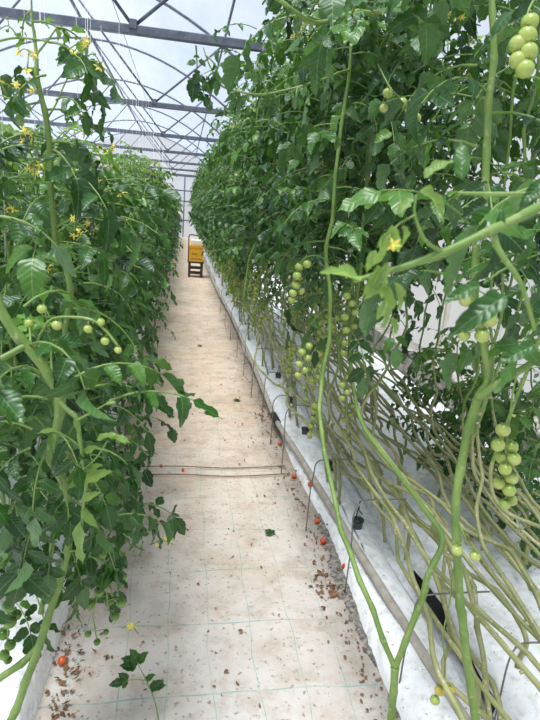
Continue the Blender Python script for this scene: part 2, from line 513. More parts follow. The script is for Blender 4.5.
def zigzag(P, s, node, amp, rng):
    """the stem changes direction a little at every joint"""
    m_ = int(s[-1] / node) + 2
    off = np.array([[rng.gauss(0, amp), rng.gauss(0, amp * .6), rng.gauss(0, amp * .7)] for _ in range(m_)])
    off[0] = 0
    return P + np.stack([np.interp(s / node, range(m_), off[:, c]) for c in range(3)], axis=1)

def stem_geo(ctrl, n, r0, r1, rng, sides=7, node=0.14):
    P = spline(ctrl, n)
    seg = np.linalg.norm(np.diff(P, axis=0), axis=1); s = np.concatenate([[0], np.cumsum(seg)])
    r = np.interp(s, [0, s[-1]], [r0, r1])
    P = zigzag(P, s, node, .016, rng)
    k = s / node
    r = r * (1 + 0.25 * np.exp(-((k - np.round(k)) * node / 0.014) ** 2))
    return P, s, r, tube(P, r, sides)

# ------------------------------------------------------------------ plant prototypes
def left_plant(seed, height=2.15, low=0.28, nleaf=84, merged=False, fruits=2, flowers=2):
    rng = random.Random(seed)
    root = empty('tomato_plant')
    ctrl = [(0, 0, 0), (rng.uniform(-.03, .03), .05, .35), (rng.uniform(-.06, .06), rng.uniform(-.06, .06), height * .4),
            (rng.uniform(-.07, .07), rng.uniform(-.06, .06), height * .72), (rng.uniform(-.05, .08), rng.uniform(-.06, .06), height * 1.0)]
    P, s, r, vf = stem_geo(ctrl, 60, .0085, .0035, rng)
    g = Geo(); g.add(*vf)
    link('stem', g.mesh('stem', ['stem']), root)
    fo = Geo()
    for k in range(nleaf):
        u = (k + rng.random()) / nleaf
        z = low + (height - low) * (u ** 0.9)
        i = min(59, int(np.searchsorted(P[:, 2], z))); b = P[i]
        az = k * 2.399 + rng.uniform(-.4, .4)
        young = max(0, (u - .86) / .14)
        out = rng.uniform(0, .30) * (1 - young)                   # side shoots carry leaves further out
        b = b + np.array([math.cos(az), math.sin(az), 0]) * out * np.array([1, .8, 1])
        L = rng.uniform(.20, .38) * (1 - .5 * young)
        el = rng.uniform(-.2, .7) + young * .5
        tint = min(1, max(0, rng.gauss(.46, .26) + .25 * (u - .4)))
        add_leaf(fo, b, az, el, L, rng.uniform(.055, .095) * (1 - .35 * young), rng, detail=1, pairs=rng.choice((2, 3, 3)),
                 tint=tint, mat=2 if young > .3 and rng.random() < .6 else 0)
    link('foliage', fo.mesh('foliage', ['leaf', 'stem', 'young_leaf']), root)
    for k in range(fruits):
        z = rng.uniform(.30, .95); i = int(np.searchsorted(P[:, 2], z))
        a = rng.uniform(-.9, .4)
        make_cluster(root, P[min(i, 59)] + np.array([.18 * math.cos(a), .18 * math.sin(a), 0]), (math.cos(a), math.sin(a), 0), rng.randint(6, 9), .0165, .12, 'tomato_dark', rng, merged)
    for k in range(flowers):
        z = rng.uniform(1.25, height); i = int(np.searchsorted(P[:, 2], z))
        a = rng.uniform(-1.6, .8)
        make_flowers(root, P[min(i, 59)] + np.array([.2 * math.cos(a), .2 * math.sin(a), 0]), (math.cos(a), math.sin(a), .2), 6, rng)
    g = Geo(); top = P[-1]
    V, F = tube([top + np.array([0, 0, -.35]), top + np.array([0.01, 0, .1]), np.array([top[0], top[1], min(3.05, height + 1.3)])], .0012, 3)
    g.add(V, F); link('support_string', g.mesh('support_string', ['twine'], attrs=False), root)
    return root

def right_plant(seed, lean, dx, base=1.10, top=2.72, nleaf=64, merged=False, fruits=3, flowers=1, low=0):
    """bare stem laid along the slab, then rising to the leafy head"""
    rng = random.Random(seed)
    root = empty('tomato_plant')
    zl = rng.uniform(.16, .42)
    ctrl = [(0, 0, 0), (rng.uniform(-.03, .03), .12, zl * .6), (dx * .15 + rng.uniform(-.18, .16), lean * .30, zl),
            (dx * .4 + rng.uniform(-.18, .16), lean * .58, zl + rng.uniform(-.05, .12)), (dx * .8 + rng.uniform(-.06, .06), lean * .86, zl + rng.uniform(.10, .22)),
            (dx + rng.uniform(-.08, .06), lean * 1.0, .62), (dx + rng.uniform(-.08, .05), lean + .02, .90), (dx + rng.uniform(-.05, .05), lean + .06 + rng.uniform(-.05, .05), 1.25),
            (dx + rng.uniform(-.07, .07), lean + rng.uniform(-.05, .1), 1.9), (dx + rng.uniform(-.10, .10), lean + rng.uniform(-.1, .1), top)]
    P, s, r, vf = stem_geo(ctrl, 110, .0092, .0040, rng, sides=6, node=.15)
    g = Geo(); V, F = vf
    cut = int(110 * .60)
    g.add(V, F)
    for fi in range(len(g.f)):
        g.m[fi] = 1 if fi < 6 * cut and fi < 6 * 109 else 0
    # pale stubs where the old leaves were cut off
    for k in range(9):
        i = rng.randint(8, 75); d = nrm(np.array([rng.gauss(0, 1), rng.gauss(0, .4), rng.gauss(0, 1)]))
        V, F = tube([P[i], P[i] + d * .012, P[i] + d * .017], [.0055, .0050, .0046], 5); g.add(V, F, 1)
    link('stem', g.mesh('stem', ['stem', 'bare_stem']), root)
    fo = Geo(); up = P[70:]
    for k in range(nleaf):
        u = (k + rng.random()) / nleaf
        z = base + (top - base) * u
        i = min(len(up) - 1, int(np.searchsorted(up[:, 2], z))); b = up[i]
        az = k * 2.399 + rng.uniform(-.4, .4)
        young = max(0, (u - .85) / .15)
        out = rng.uniform(0, .22) * (1 - young)
        b = b + np.array([math.cos(az), math.sin(az), 0]) * out
        tint = min(1, max(0, rng.gauss(.42, .26) + .3 * (u - .4)))
        add_leaf(fo, b, az, rng.uniform(-.1, .7) + young * .5, rng.uniform(.20, .36) * (1 - .4 * young), rng.uniform(.055, .098) * (1 - .35 * young), rng,
                 detail=1, pairs=rng.choice((2, 3, 3)), tint=tint, mat=2 if young > .3 and rng.random() < .6 else 0)
    for k in range(low):                                          # thin side shoots left on the lower stem
        z = rng.uniform(.25, base + .1); i = int(np.argmin(np.abs(P[60:, 2] - z))) + 60
        add_leaf(fo, P[min(i, 109)], rng.uniform(0, 6.28), rng.uniform(-.6, .6), rng.uniform(.10, .20), rng.uniform(.028, .055), rng, 1, 2, rng.uniform(.5, 1), 2)
    link('foliage', fo.mesh('foliage', ['leaf', 'stem', 'young_leaf']), root)
    for k in range(fruits):
        z = (.62, .88, 1.12, .75, 1.3, .5, 1.0, .95)[k] + rng.uniform(-.07, .07); i = int(np.argmin(np.abs(P[60:, 2] - z))) + 60
        a = PI + rng.uniform(-1.0, 1.3)
        make_cluster(root, P[min(i, 109)], (math.cos(a), math.sin(a), 0), rng.randint(7, 11), .0165, .15, 'tomato_green', rng, merged)
    for k in range(flowers):
        z = rng.uniform(1.7, top); i = int(np.argmin(np.abs(P[60:, 2] - z))) + 60
        a = PI + rng.uniform(-1, 1)
        make_flowers(root, P[min(i, 109)] + np.array([.2 * math.cos(a), .2 * math.sin(a), 0]), (math.cos(a), math.sin(a), .2), 5, rng)
    g = Geo(); t = P[-1]
    V, F = tube([t + np.array([0, 0, -.4]), t, np.array([t[0], t[1], 3.05])], .0012, 3)
    g.add(V, F); link('support_string', g.mesh('support_string', ['twine'], attrs=False), root)
    return root
def dress(o, loc, label, cat, group=None, zs=1.0):
    o.location = loc; o.scale = (1, 1, zs)
    tag(o, label, cat, group)

ORD = ['nearest', 'second', 'third', 'fourth', 'fifth', 'sixth', 'seventh', 'eighth', 'ninth', 'tenth', 'eleventh', 'twelfth']
BANDS = [(6, 10, 'between the first and second roof trusses'), (10, 14, 'between the second and third roof trusses'),
         (14, 18, 'between the third and fourth roof trusses'), (18, 22, 'between the fourth and fifth roof trusses'), (22, 32, 'at the far end wall')]
def band(y):
    for a, b, t in BANDS:
        if a <= y < b: return t
    return BANDS[0][2]
R = random.Random(7)
SLABZ = 0.12

# left hedge
protoL = [left_plant(100 + i, height=1.70, nleaf=105, flowers=3) for i in range(5)]
protoLF = [left_plant(200 + i, height=2.0, nleaf=105, merged=True, fruits=2, flowers=3) for i in range(4)]
usedL = set(); usedLF = set()
y = 1.85; k = 0
while y < 29.8:
    near = y < 6.2
    pool, used = (protoL, usedL) if near else (protoLF, usedLF)
    i = k % len(pool)
    o = pool[i] if i not in used else copy_tree(pool[i])
    used.add(i)
    if near:
        lab = f'{ORD[k]} tomato plant from the camera in the leafy hedge left of the aisle' if k else 'nearest full tomato plant of the leafy hedge left of the aisle'
        grp = 'near plants of the left hedge'
    else:
        lab = f'leafy tomato plant in the left hedge {band(y)}'; grp = f'left hedge plants {band(y)}'
    dress(o, ((-.56 if k < 3 else -.66) + R.uniform(-.04, .04), y, SLABZ), lab, 'tomato plant', grp, R.uniform(.93, 1.06))
    o.rotation_euler.z = R.uniform(-.5, .5)
    y += .40 + R.uniform(-.04, .04); k += 1
# second line of the left hedge, seen through its gaps
for q, y in enumerate((1.9, 2.5, 3.1, 3.8, 4.6, 5.5)):
    o = copy_tree(protoL[(q + 2) % 5])
    dress(o, (-1.22, y, SLABZ), 'leafy tomato plant standing behind the front line of the left hedge', 'tomato plant', 'rear line of the left hedge', R.uniform(.95, 1.05))
    o.rotation_euler.z = R.uniform(-.6, .6)

# right row: stems laid along the slab, heads hung high
specs = [(2.1, -.12), (2.6, -.06), (1.8, -.16), (3.0, -.02), (2.3, -.18), (2.7, -.10), (2.0, -.05), (3.3, -.20)]
specsB = [(1.7, -.50), (2.4, -.30), (2.9, -.15), (1.5, -.62), (2.2, .10), (3.2, -.40), (1.9, -.20)]
protoR = [right_plant(300 + i, L, dx, nleaf=78) for i, (L, dx) in enumerate(specs)]
protoRF = [right_plant(400 + i, L, dx, merged=True, fruits=8, base=.95, nleaf=80, low=26) for i, (L, dx) in enumerate(specs[:4])]
protoB = [right_plant(500 + i, L, dx, base=1.3, top=2.8, nleaf=29, fruits=0) for i, (L, dx) in enumerate(specsB)]
leanR = [s[0] for s in specs]; leanB = [s[0] for s in specsB]; leanRF = leanR[:4]
usedR = set(); usedRF = set()
y = 2.35; k = 0
while y < 29.6:
    near = y < 5.6
    pool, used, ln = (protoR, usedR, leanR) if near else (protoRF, usedRF, leanRF)
    i = k % len(pool)
    o = pool[i] if i not in used else copy_tree(pool[i])
    used.add(i)
    if near and k < 12:
        lab = f'{ORD[k]} tomato plant from the camera in the front line right of the aisle'
        if k == 0: lab = 'first tomato plant of the front line right of the aisle, beyond the forked stems'
        grp = 'near plants of the right row'
    else:
        lab = f'tall tomato plant in the right row {band(y)}'; grp = f'right row plants {band(y)}'
    dress(o, ((.97 if near else .91) + R.uniform(-.07, .07), y - ln[i], SLABZ - .03), lab, 'tomato plant', grp, R.uniform(.95, 1.05))
    y += (.33 if near else .31) + R.uniform(-.05, .05); k += 1
usedB = set(); k = 0
for x0, ya, yb, st, lab, grp in ((1.40, 1.5, 9.0, .30, 'tall tomato plant in the rear line of the right row, over the second slab', 'rear line of the right row'),
                                 (1.05, 1.7, 5.0, .36, 'tall tomato plant between the front and rear lines of the right row', 'middle line of the right row'),
                                 (1.66, 1.9, 7.0, .42, 'tall tomato plant at the back of the right row, nearest the side wall', 'back line of the right row')):
    y = ya
    while y < yb:
        i = k % 7
        o = protoB[i] if i not in usedB else copy_tree(protoB[i])
        usedB.add(i)
        dress(o, (x0 + R.uniform(-.13, .13) - (specsB[i][1] * .35), y - leanB[i], SLABZ if x0 < 1.6 else 0), lab, 'tomato plant', grp, R.uniform(.97, 1.06))
        y += st + R.uniform(-.05, .05); k += 1
# bushy line by the side wall
protoC = [left_plant(600 + i, height=.95, low=.14, nleaf=62, fruits=1, flowers=0) for i in range(3)]
for q, y in enumerate((2.3, 2.65, 3.0, 3.4, 6.6, 7.2, 7.9, 8.6)):
    o = protoC[q] if q < 3 else copy_tree(protoC[q % 3])
    dress(o, (1.95, y, 0.0), 'low bushy tomato plant growing against the white side wall', 'tomato plant', 'bushy plants by the side wall', R.uniform(.9, 1.1))
    o.rotation_euler.z = 2.6 + R.uniform(-.5, .5)

#@HERO
# ------------------------------------------------------------------ plants nearest the camera, each built on its own
def chain(pts, n=None, kink=True, seed=0, sides=9, node=.09):
    """tube through hand placed points (px, py, distance along the row, radius)"""
    P = [np.array(p[:3], float) if len(p) == 5 else at(p[0], p[1], p[2]) for p in pts]
    n = n or max(10, 9 * len(pts))
    S = spline(P, n); r = np.interp(np.linspace(0, len(pts) - 1, n), range(len(pts)), [p[3] for p in pts])
    seg = np.linalg.norm(np.diff(S, axis=0), axis=1); s = np.concatenate([[0], np.cumsum(seg)])
    if kink:
        S = zigzag(S, s, node, .0045, random.Random(len(pts) + int(abs(pts[0][0]))))
        k = s / node
        r = r * (1 + .20 * np.exp(-((k - np.round(k)) * node / .012) ** 2))
    return S, r, tube(S, r, sides)
def local(P, root): return np.asarray(P) - np.array(root.location)
def add_chain(g, root, pts, mat=0, **kw):
    S, r, (V, F) = chain(pts, **kw)
    g.add(local(V, root), F, mat); return S
def one_leaf(g, root, base, tip, normal, rng, mat=0, tint=.5, wide=1.0, droop=.25, fold=.3):
    a = at(*base); b = at(*tip); d = b - a
    add_leaflet(g, local(a, root), d, np.array(normal, float), np.linalg.norm(d), rng, 1, tint, mat, wide, droop, fold)
def leaves_along(g, root, S, n, rng, lo=0, hi=1, L=(.18, .32), ls=(.075, .115), young=False, azc=None, azs=PI, tint=.42, out=.05):
    for k in range(n):
        i = int((lo + (hi - lo) * (k + rng.random()) / n) * (len(S) - 1))
        az = (k * 2.399 if azc is None else azc + rng.uniform(-azs, azs))
        b = S[i] + np.array([math.cos(az), math.sin(az), 0]) * rng.uniform(0, out)
        add_leaf(g, local(b, root), az, rng.uniform(-.1, .7), rng.uniform(*L), rng.uniform(*ls), rng, 1, rng.choice((2, 3)), min(1, max(0, rng.gauss(tint, .2))), 2 if young else 0)
def hand_cluster(root, stalk, fruits, mat, label=None, mats=None, rs=.0022):
    base = at(*stalk[0][:3]); g = Geo()
    S, r, (V, F) = chain([(*p[:3], rs) for p in stalk], kink=False, sides=5); g.add(V - base, F, 0)
    rng = random.Random(int(stalk[0][0]))
    cs = [at(p[0], p[1], p[2]) for p in fruits]
    for c, p in zip(cs, fruits):
        i = int(np.argmin(np.linalg.norm(S - (c + np.array([0, 0, p[3]])), axis=1)))
        top = c + np.array([0, 0, p[3] * .88])
        V, F = tube(spline([S[i], (S[i] + top) / 2 + np.array([0, 0, p[3] * .3]), top], 5), .0014, 4); g.add(V - base, F, 0)
        calyx(g, top - base, p[3] * .8, np.array([0, 0, 1.0]), rng)
    o = link('fruit_cluster', g.mesh('fruit_cluster', ['stem']), root, base - np.array(root.location))
    if label: o['label'] = label
    for k, (c, p) in enumerate(zip(cs, fruits)):
        t = link('tomato', TM[mats[k] if mats else mat], o, c - base); t.scale = (p[3],) * 3
        t.rotation_euler = (rng.uniform(-.2, .2), rng.uniform(-.2, .2), rng.uniform(0, 6))
    return o
LM = ['leaf', 'stem', 'young_leaf']

# forked plant at the right, with a chain of pale fruit
root = empty('tomato_plant', (.62, .95, 0))
tag(root, 'tomato plant closest to the camera at right, thick forked stem, long chain of pale tomatoes', 'tomato plant')
g = Geo(); rng = random.Random(21)
Sm = add_chain(g, root, [(.60, .90, .0, .0115, 'w'), (486, 790, .98, .011), (474, 715, 1.0, .0105), (465, 650, 1.02, .010), (462, 600, 1.03, .010), (456, 545, 1.04, .010), (457, 490, 1.05, .0098), (469, 430, 1.06, .0095), (477, 398, 1.07, .0105),
                         (488, 376, 1.08, .0088), (482, 340, 1.09, .0085), (474, 300, 1.10, .0085), (477, 240, 1.12, .008), (482, 180, 1.14, .008), (489, 110, 1.16, .0075), (492, 50, 1.18, .007), (492, -20, 1.2, .006), (480, -90, 1.22, .005)])
Sb = add_chain(g, root, [(477, 398, 1.07, .0085), (497, 385, 1.05, .0080), (518, 374, 1.04, .008), (535, 362, 1.03, .0075), (560, 340, 1.02, .007), (600, 290, 1.0, .006)])
link('stem', g.mesh('stem', ['stem']), root)
g = Geo()                                                     # shoot that reaches over the aisle right before the lens
Sr = add_chain(g, root, [(600, 290, 1.0, .006), (620, 220, .75, .0055), (570, 195, .58, .0052), (540, 207, .54, .0050), (495, 231, .52, .0046), (442, 252, .51, .0038), (400, 268, .505, .0030), (361, 281, .50, .0024)], node=.06)
add_chain(g, root, [(575, 196, .6, .003), (540, 194, .60, .003), (500, 194, .61, .0026), (458, 193, .62, .0018)], kink=False)
add_chain(g, root, [(493, 232, .52, .0034), (500, 252, .515, .0030), (516, 275, .51, .0028), (524, 292, .51, .0024), (535, 330, .51, .002)], kink=False)
add_chain(g, root, [(442, 252, .51, .0024), (425, 240, .50, .0018), (415, 215, .50, .0014), (416, 195, .50, .0010)], kink=False)
add_chain(g, root, [(415, 215, .50, .0012), (398, 225, .495, .0010), (388, 240, .49, .0008)], kink=False)
for b, t, nv, tn in (((424, 178, .50), (455, 155, .50), (0, -.6, 1), .8), ((462, 180, .55), (462, 132, .56), (-.5, -1, .2), .6), ((420, 190, .50), (462, 213, .49), (0, -.7, .7), .8), ((500, 232, .52), (502, 206, .52), (-.7, -1, 0), .5),
                     ((506, 296, .51), (451, 328, .49), (.2, -.6, .8), .45), ((480, 285, .51), (444, 300, .50), (.3, -.6, .8), .55), ((392, 225, .49), (398, 262, .49), (-.6, -1, .2), .9), ((384, 235, .49), (380, 275, .49), (.5, -1, .2), 1.0),
                     ((378, 265, .49), (384, 305, .49), (-.4, -1, .3), .9), ((385, 285, .495), (392, 332, .49), (.4, -1, .3), .9), ((361, 281, .50), (322, 266, .49), (0, -.5, 1), .8), ((372, 276, .50), (366, 298, .49), (.2, -1, .2), .95),
                     ((535, 345, .51), (498, 362, .50), (.1, -.6, .8), .5), ((390, 232, .49), (376, 248, .49), (-.3, -1, .3), .9), ((402, 226, .49), (412, 250, .49), (.5, -1, .1), .85), ((376, 250, .49), (364, 274, .49), (-.5, -1, .2), .95), ((388, 262, .49), (372, 292, .49), (.3, -1, .4), .9), ((394, 282, .49), (404, 312, .49), (.6, -1, .1), .9), ((386, 300, .49), (376, 322, .49), (-.4, -1, .2), .95), ((390, 318, .49), (400, 338, .49), (.3, -1, .2), .85), ((410, 198, .50), (396, 214, .49), (-.2, -1, .3), .85), ((380, 282, .495), (366, 302, .49), (.1, -1, .4), .8), ((540, 290, .52), (560, 330, .5), (.4, -.6, .8), .4), ((532, 240, .53), (520, 268, .52), (.6, -.8, .3), .6), ((545, 180, .58), (520, 205, .57), (.2, -.6, .8), .5)):
    one_leaf(g, root, b, t, nv, rng, 2 if tn > .75 else 3, tn, wide=.55, droop=rng.uniform(.1, .6), fold=rng.uniform(.5, 1.0))
c = local(at(393, 245, .49), root); flower_geo_mats = Geo()
flower_geo(flower_geo_mats, c, np.array([-.2, -1, -.4]), .009, rng)
o = link('side_shoot', g.mesh('side_shoot', ['stem', 'stem', 'young_leaf', 'leaf']), root); tag(o, 'pale shoot reaching out over the aisle right in front of the camera')
link('flower', flower_geo_mats.mesh('flower', ['stem', 'petal']), root)
fo = Geo()
leaves_along(fo, root, Sm, 22, rng, .65, 1.0, (.16, .28), (.06, .095), tint=.35)
leaves_along(fo, root, Sb, 7, rng, .55, 1.0, (.16, .26), (.07, .10), tint=.5)
leaves_along(fo, root, Sr, 6, rng, 0, .28, (.14, .22), (.06, .09), tint=.5)
link('foliage', fo.mesh('foliage', LM), root)
Y = 1.03
hand_cluster(root, [(517, 374, 1.04), (513, 392, Y), (510, 415, Y), (507, 440, Y), (506, 470, Y), (507, 496, Y)],
             [(503, 430, Y, .0165), (498, 445, Y - .01, .0155), (511, 447, Y + .01, .0165), (502, 458, Y + .012, .0150), (514, 459, Y - .012, .0155), (505, 469, Y - .014, .0150), (511, 478, Y, .0165), (499, 483, Y + .004, .0150), (509, 490, Y - .010, .0155), (511, 500, Y + .006, .0145), (505, 504, Y - .004, .013)],
             'tomato_green', 'long hanging cluster of pale green tomatoes')
hand_cluster(root, [(452, 570, 1.03), (450, 600, 1.08), (443, 635, 1.10), (445, 660, 1.10), (444, 682, 1.10)],
             [(440, 690, 1.10, .0150), (450, 689, 1.105, .0145), (435, 700, 1.095, .0135)], None, 'bare stalk with two yellow tomatoes and a greenish one', ['tomato_yellow', 'tomato_yellow', 'tomato_green'])
hand_cluster(root, [(458, 520, 1.04), (464, 535, 1.02), (468, 545, 1.02)], [(457, 550, 1.02, .0135), (475, 556, 1.02, .0130)], 'tomato_green', 'pair of small pale tomatoes beside the main stem')
hand_cluster(root, [(478, 285, 1.1), (470, 292, .98), (476, 310, .97), (478, 330, .97)], [(466, 300, .98, .014), (490, 320, .97, .015), (472, 322, .965, .015), (482, 336, .97, .0145), (486, 302, .975, .014), (464, 335, .985, .013)], 'tomato_green', 'pale tomatoes behind the blurred shoot')
hand_cluster(root, [(540, -10, 1.0), (528, 12, .98), (525, 40, .97), (522, 62, .97)], [(527, 36, .97, .0165), (518, 44, .975, .0155), (528, 52, .965, .0165), (518, 60, .97, .0155), (525, 69, .96, .016), (530, 22, .975, .015)], 'tomato_green', 'cluster of pale tomatoes high at the right edge')

# second forked plant, its arms cross low over the aisle edge
root = empty('tomato_plant', (.55, 1.25, 0))
tag(root, 'tomato plant with stem forking low at the bottom right, over the aisle edge', 'tomato plant')
g = Geo(); rng = random.Random(22)
add_chain(g, root, [(.46, 1.15, .0, .012, 'w'), (391, 800, 1.2, .0115), (392, 725, 1.22, .0112), (394, 690, 1.23, .011), (395, 668, 1.24, .0125)])
S2 = add_chain(g, root, [(395, 668, 1.24, .0085), (380, 630, 1.28, .0085), (365, 590, 1.35, .0085), (350, 552, 1.45, .0085), (338, 515, 1.58, .0082), (328, 470, 1.7, .008), (320, 425, 1.82, .008), (321, 380, 1.92, .0078), (328, 335, 1.98, .0078), (330, 290, 2.0, .0075), (327, 250, 2.02, .0075), (333, 200, 2.05, .007), (340, 140, 2.08, .0065), (348, 80, 2.1, .006), (350, 20, 2.1, .005), (345, -30, 2.1, .004)])
S3 = add_chain(g, root, [(395, 668, 1.24, .0095), (405, 640, 1.24, .0095), (419, 608, 1.25, .0095), (426, 580, 1.26, .0092), (437, 560, 1.28, .009), (440, 540, 1.32, .009), (425, 510, 1.42, .0085), (400, 480, 1.55, .0085), (380, 450, 1.72, .008), (362, 420, 1.9, .008), (352, 385, 2.05, .0078), (350, 340, 2.12, .0075), (358, 290, 2.15, .0075), (362, 230, 2.2, .007), (370, 160, 2.25, .0065), (376, 60, 2.3, .005), (375, -20, 2.3, .004)])
link('stem', g.mesh('stem', ['stem']), root)
fo = Geo()
leaves_along(fo, root, S2, 20, rng, .66, 1.0, (.18, .30), (.06, .095), tint=.4)
leaves_along(fo, root, S3, 20, rng, .66, 1.0, (.18, .30), (.06, .095), tint=.35)
link('foliage', fo.mesh('foliage', LM), root)
Y = 1.98
hand_cluster(root, [(329, 262, 2.01), (318, 256, Y), (305, 258, Y), (299, 270, Y), (295, 300, Y)],
             [(307, 264, Y, .0165), (299, 267, Y + .01, .0165), (297, 276, Y - .01, .017), (296, 285, Y, .0165), (301, 291, Y + .015, .015), (293, 293, Y, .016), (292, 300, Y + .005, .015)], 'tomato_green', 'hanging cluster of pale tomatoes nearest the aisle')
Y = 2.08
hand_cluster(root, [(358, 285, 2.14), (352, 286, Y), (349, 300, Y), (346, 330, Y), (346, 355, Y)],
             [(347, 296, Y, .0165), (352, 303, Y, .016), (345, 317, Y, .017), (355, 312, Y, .015), (346, 330, Y, .0165), (354, 326, Y + .02, .015), (345, 343, Y, .0155), (344, 353, Y, .015), (357, 355, Y - .02, .015)], 'tomato_green', 'hanging cluster of pale tomatoes under the foliage')
Y = 2.0
hand_cluster(root, [(321, 372, 1.94), (312, 370, Y), (304, 350, Y + .1), (306, 380, Y)], [(309, 346, Y, .015), (302, 352, Y, .016), (308, 358, Y, .0155), (299, 364, Y, .016), (305, 370, Y, .0155), (298, 375, Y, .015)], 'tomato_green')
hand_cluster(root, [(352, 385, 2.05), (346, 372, 2.0), (344, 385, 2.0), (344, 398, 2.0)], [(349, 378, 2.0, .0145), (342, 385, 2.0, .0150), (347, 392, 2.0, .0145), (342, 398, 2.0, .0140)], 'tomato_green')
g = Geo()                                                     # shoot arching out above the aisle
Sh = add_chain(g, root, [(349, 70, 2.1, .0045), (325, 78, 2.02, .0042), (300, 86, 1.95, .0040), (265, 94, 1.9, .0036), (240, 91, 1.9, .0032), (222, 86, 1.9, .0028), (212, 70, 1.9, .0022), (200, 48, 1.9, .0015)], node=.07)
add_chain(g, root, [(268, 94, 1.9, .0022), (262, 78, 1.9, .0018), (258, 58, 1.9, .0012)], kink=False)
add_chain(g, root, [(230, 88, 1.9, .002), (240, 68, 1.9, .0015), (236, 55, 1.9, .001)], kink=False)
add_chain(g, root, [(262, 95, 1.9, .0028), (258, 108, 1.9, .0022), (256, 125, 1.9, .0016)], kink=False)
for bx, by in ((205, 55), (196, 46), (238, 60), (258, 62), (272, 96), (228, 88), (256, 122), (300, 88), (214, 72)):
    add_leaf(g, local(at(bx, by, 1.9), root), rng.uniform(0, 6.28), rng.uniform(-.6, .5), rng.uniform(.05, .11), rng.uniform(.03, .05), rng, 1, 2, rng.uniform(.2, .6), 2)
one_leaf(g, root, (193, 78, 1.9), (194, 102, 1.88), (.3, -1, .1), rng, 2, .2, wide=1.0)
one_leaf(g, root, (200, 74, 1.9), (192, 84, 1.88), (.3, -1, .3), rng, 2, .2, wide=1.0)
add_chain(g, root, [(212, 70, 1.9, .0015), (203, 74, 1.9, .0012), (194, 80, 1.9, .001)], kink=False)
tag(link('side_shoot', g.mesh('side_shoot', ['stem', 'stem', 'leaf']), root), 'slender shoot arching out against the bright roof')
g = Geo()
Sg = add_chain(g, root, [(376, 60, 2.3, .006), (400, 10, 1.8, .0062), (398, 9, 1.5, .0060), (370, 14, 1.4, .0060), (345, 17, 1.36, .0056), (320, 19, 1.33, .0050), (296, 12, 1.3, .0044), (276, 0, 1.3, .0040), (255, -25, 1.3, .003)], node=.07)
for bx, by, az in ((320, 20, 3.6), (350, 17, 4.4), (380, 12, 3.0), (335, 18, 1.2), (365, 14, 5.0), (310, 14, 4.6)):
    add_leaf(g, local(at(bx, by, 1.35), root), az + rng.uniform(-.4, .4), rng.uniform(-.3, .5), rng.uniform(.14, .22), rng.uniform(.06, .085), rng, 1, 3, rng.uniform(.4, .8), 2)
tag(link('side_shoot', g.mesh('side_shoot', ['stem', 'stem', 'leaf']), root), 'thick curved pale shoot at the top of the picture')
hand_cluster(root, [(376, 60, 2.3), (388, 84, 1.5), (398, 96, 1.48), (412, 112, 1.48)], [(388, 93, 1.48, .0135), (402, 103, 1.48, .0145), (410, 110, 1.48, .0145), (416, 118, 1.48, .014), (384, 108, 1.5, .012)], 'tomato_green')

# nearest plant on the left: thick pale stem that swings down through the hedge
root = empty('tomato_plant', (-.5, 1.15, 0))
tag(root, 'tomato plant closest to the camera at left, thick pale stem curving down through the leaves', 'tomato plant')
g = Geo(); rng = random.Random(23)
Y = 1.10
Sl = add_chain(g, root, [(-40, 200, Y, .0085), (-18, 262, Y, .009), (0, 306, Y, .0095), (14, 328, Y, .0098), (30, 346, Y, .0105), (46, 368, Y, .010), (55, 388, Y, .010), (57, 402, Y, .0105), (54, 430, Y + .02, .0090), (51, 450, Y + .06, .0085), (57, 470, Y + .12, .0085), (68, 495, Y + .2, .0085), (70, 525, Y + .22, .0088), (64, 565, Y + .2, .009), (52, 605, Y + .16, .0095), (40, 645, Y + .12, .010), (24, 695, Y + .12, .0105), (0, 740, Y + .1, .011), (-.50, 1.02, .13, .011, 'w')])
add_chain(g, root, [(28, 344, Y, .007), (12, 353, Y - .02, .0065), (-8, 363, Y - .04, .006)], kink=False)
add_chain(g, root, [(40, 645, Y + .12, .009), (22, 660, Y + .14, .009), (-6, 684, Y + .12, .009)])
link('stem', g.mesh('stem', ['stem']), root)
g = Geo()
Sq = add_chain(g, root, [(57, 398, Y, .005), (65, 411, Y - .02, .0046), (75, 422, Y - .03, .0044), (82, 442, Y - .03, .0042), (84, 470, Y - .03, .0036), (82, 505, Y - .03, .003), (80, 548, Y - .03, .002)], node=.05)
add_chain(g, root, [(75, 421, Y - .03, .0028), (92, 412, Y - .05, .0022), (106, 404, Y - .06, .0014)], kink=False)
add_chain(g, root, [(82, 448, Y - .03, .0022), (66, 436, Y - .04, .0016), (50, 432, Y - .05, .0012)], kink=False)
add_chain(g, root, [(83, 470, Y - .03, .0022), (96, 458, Y - .05, .0016), (108, 440, Y - .06, .0012)], kink=False)
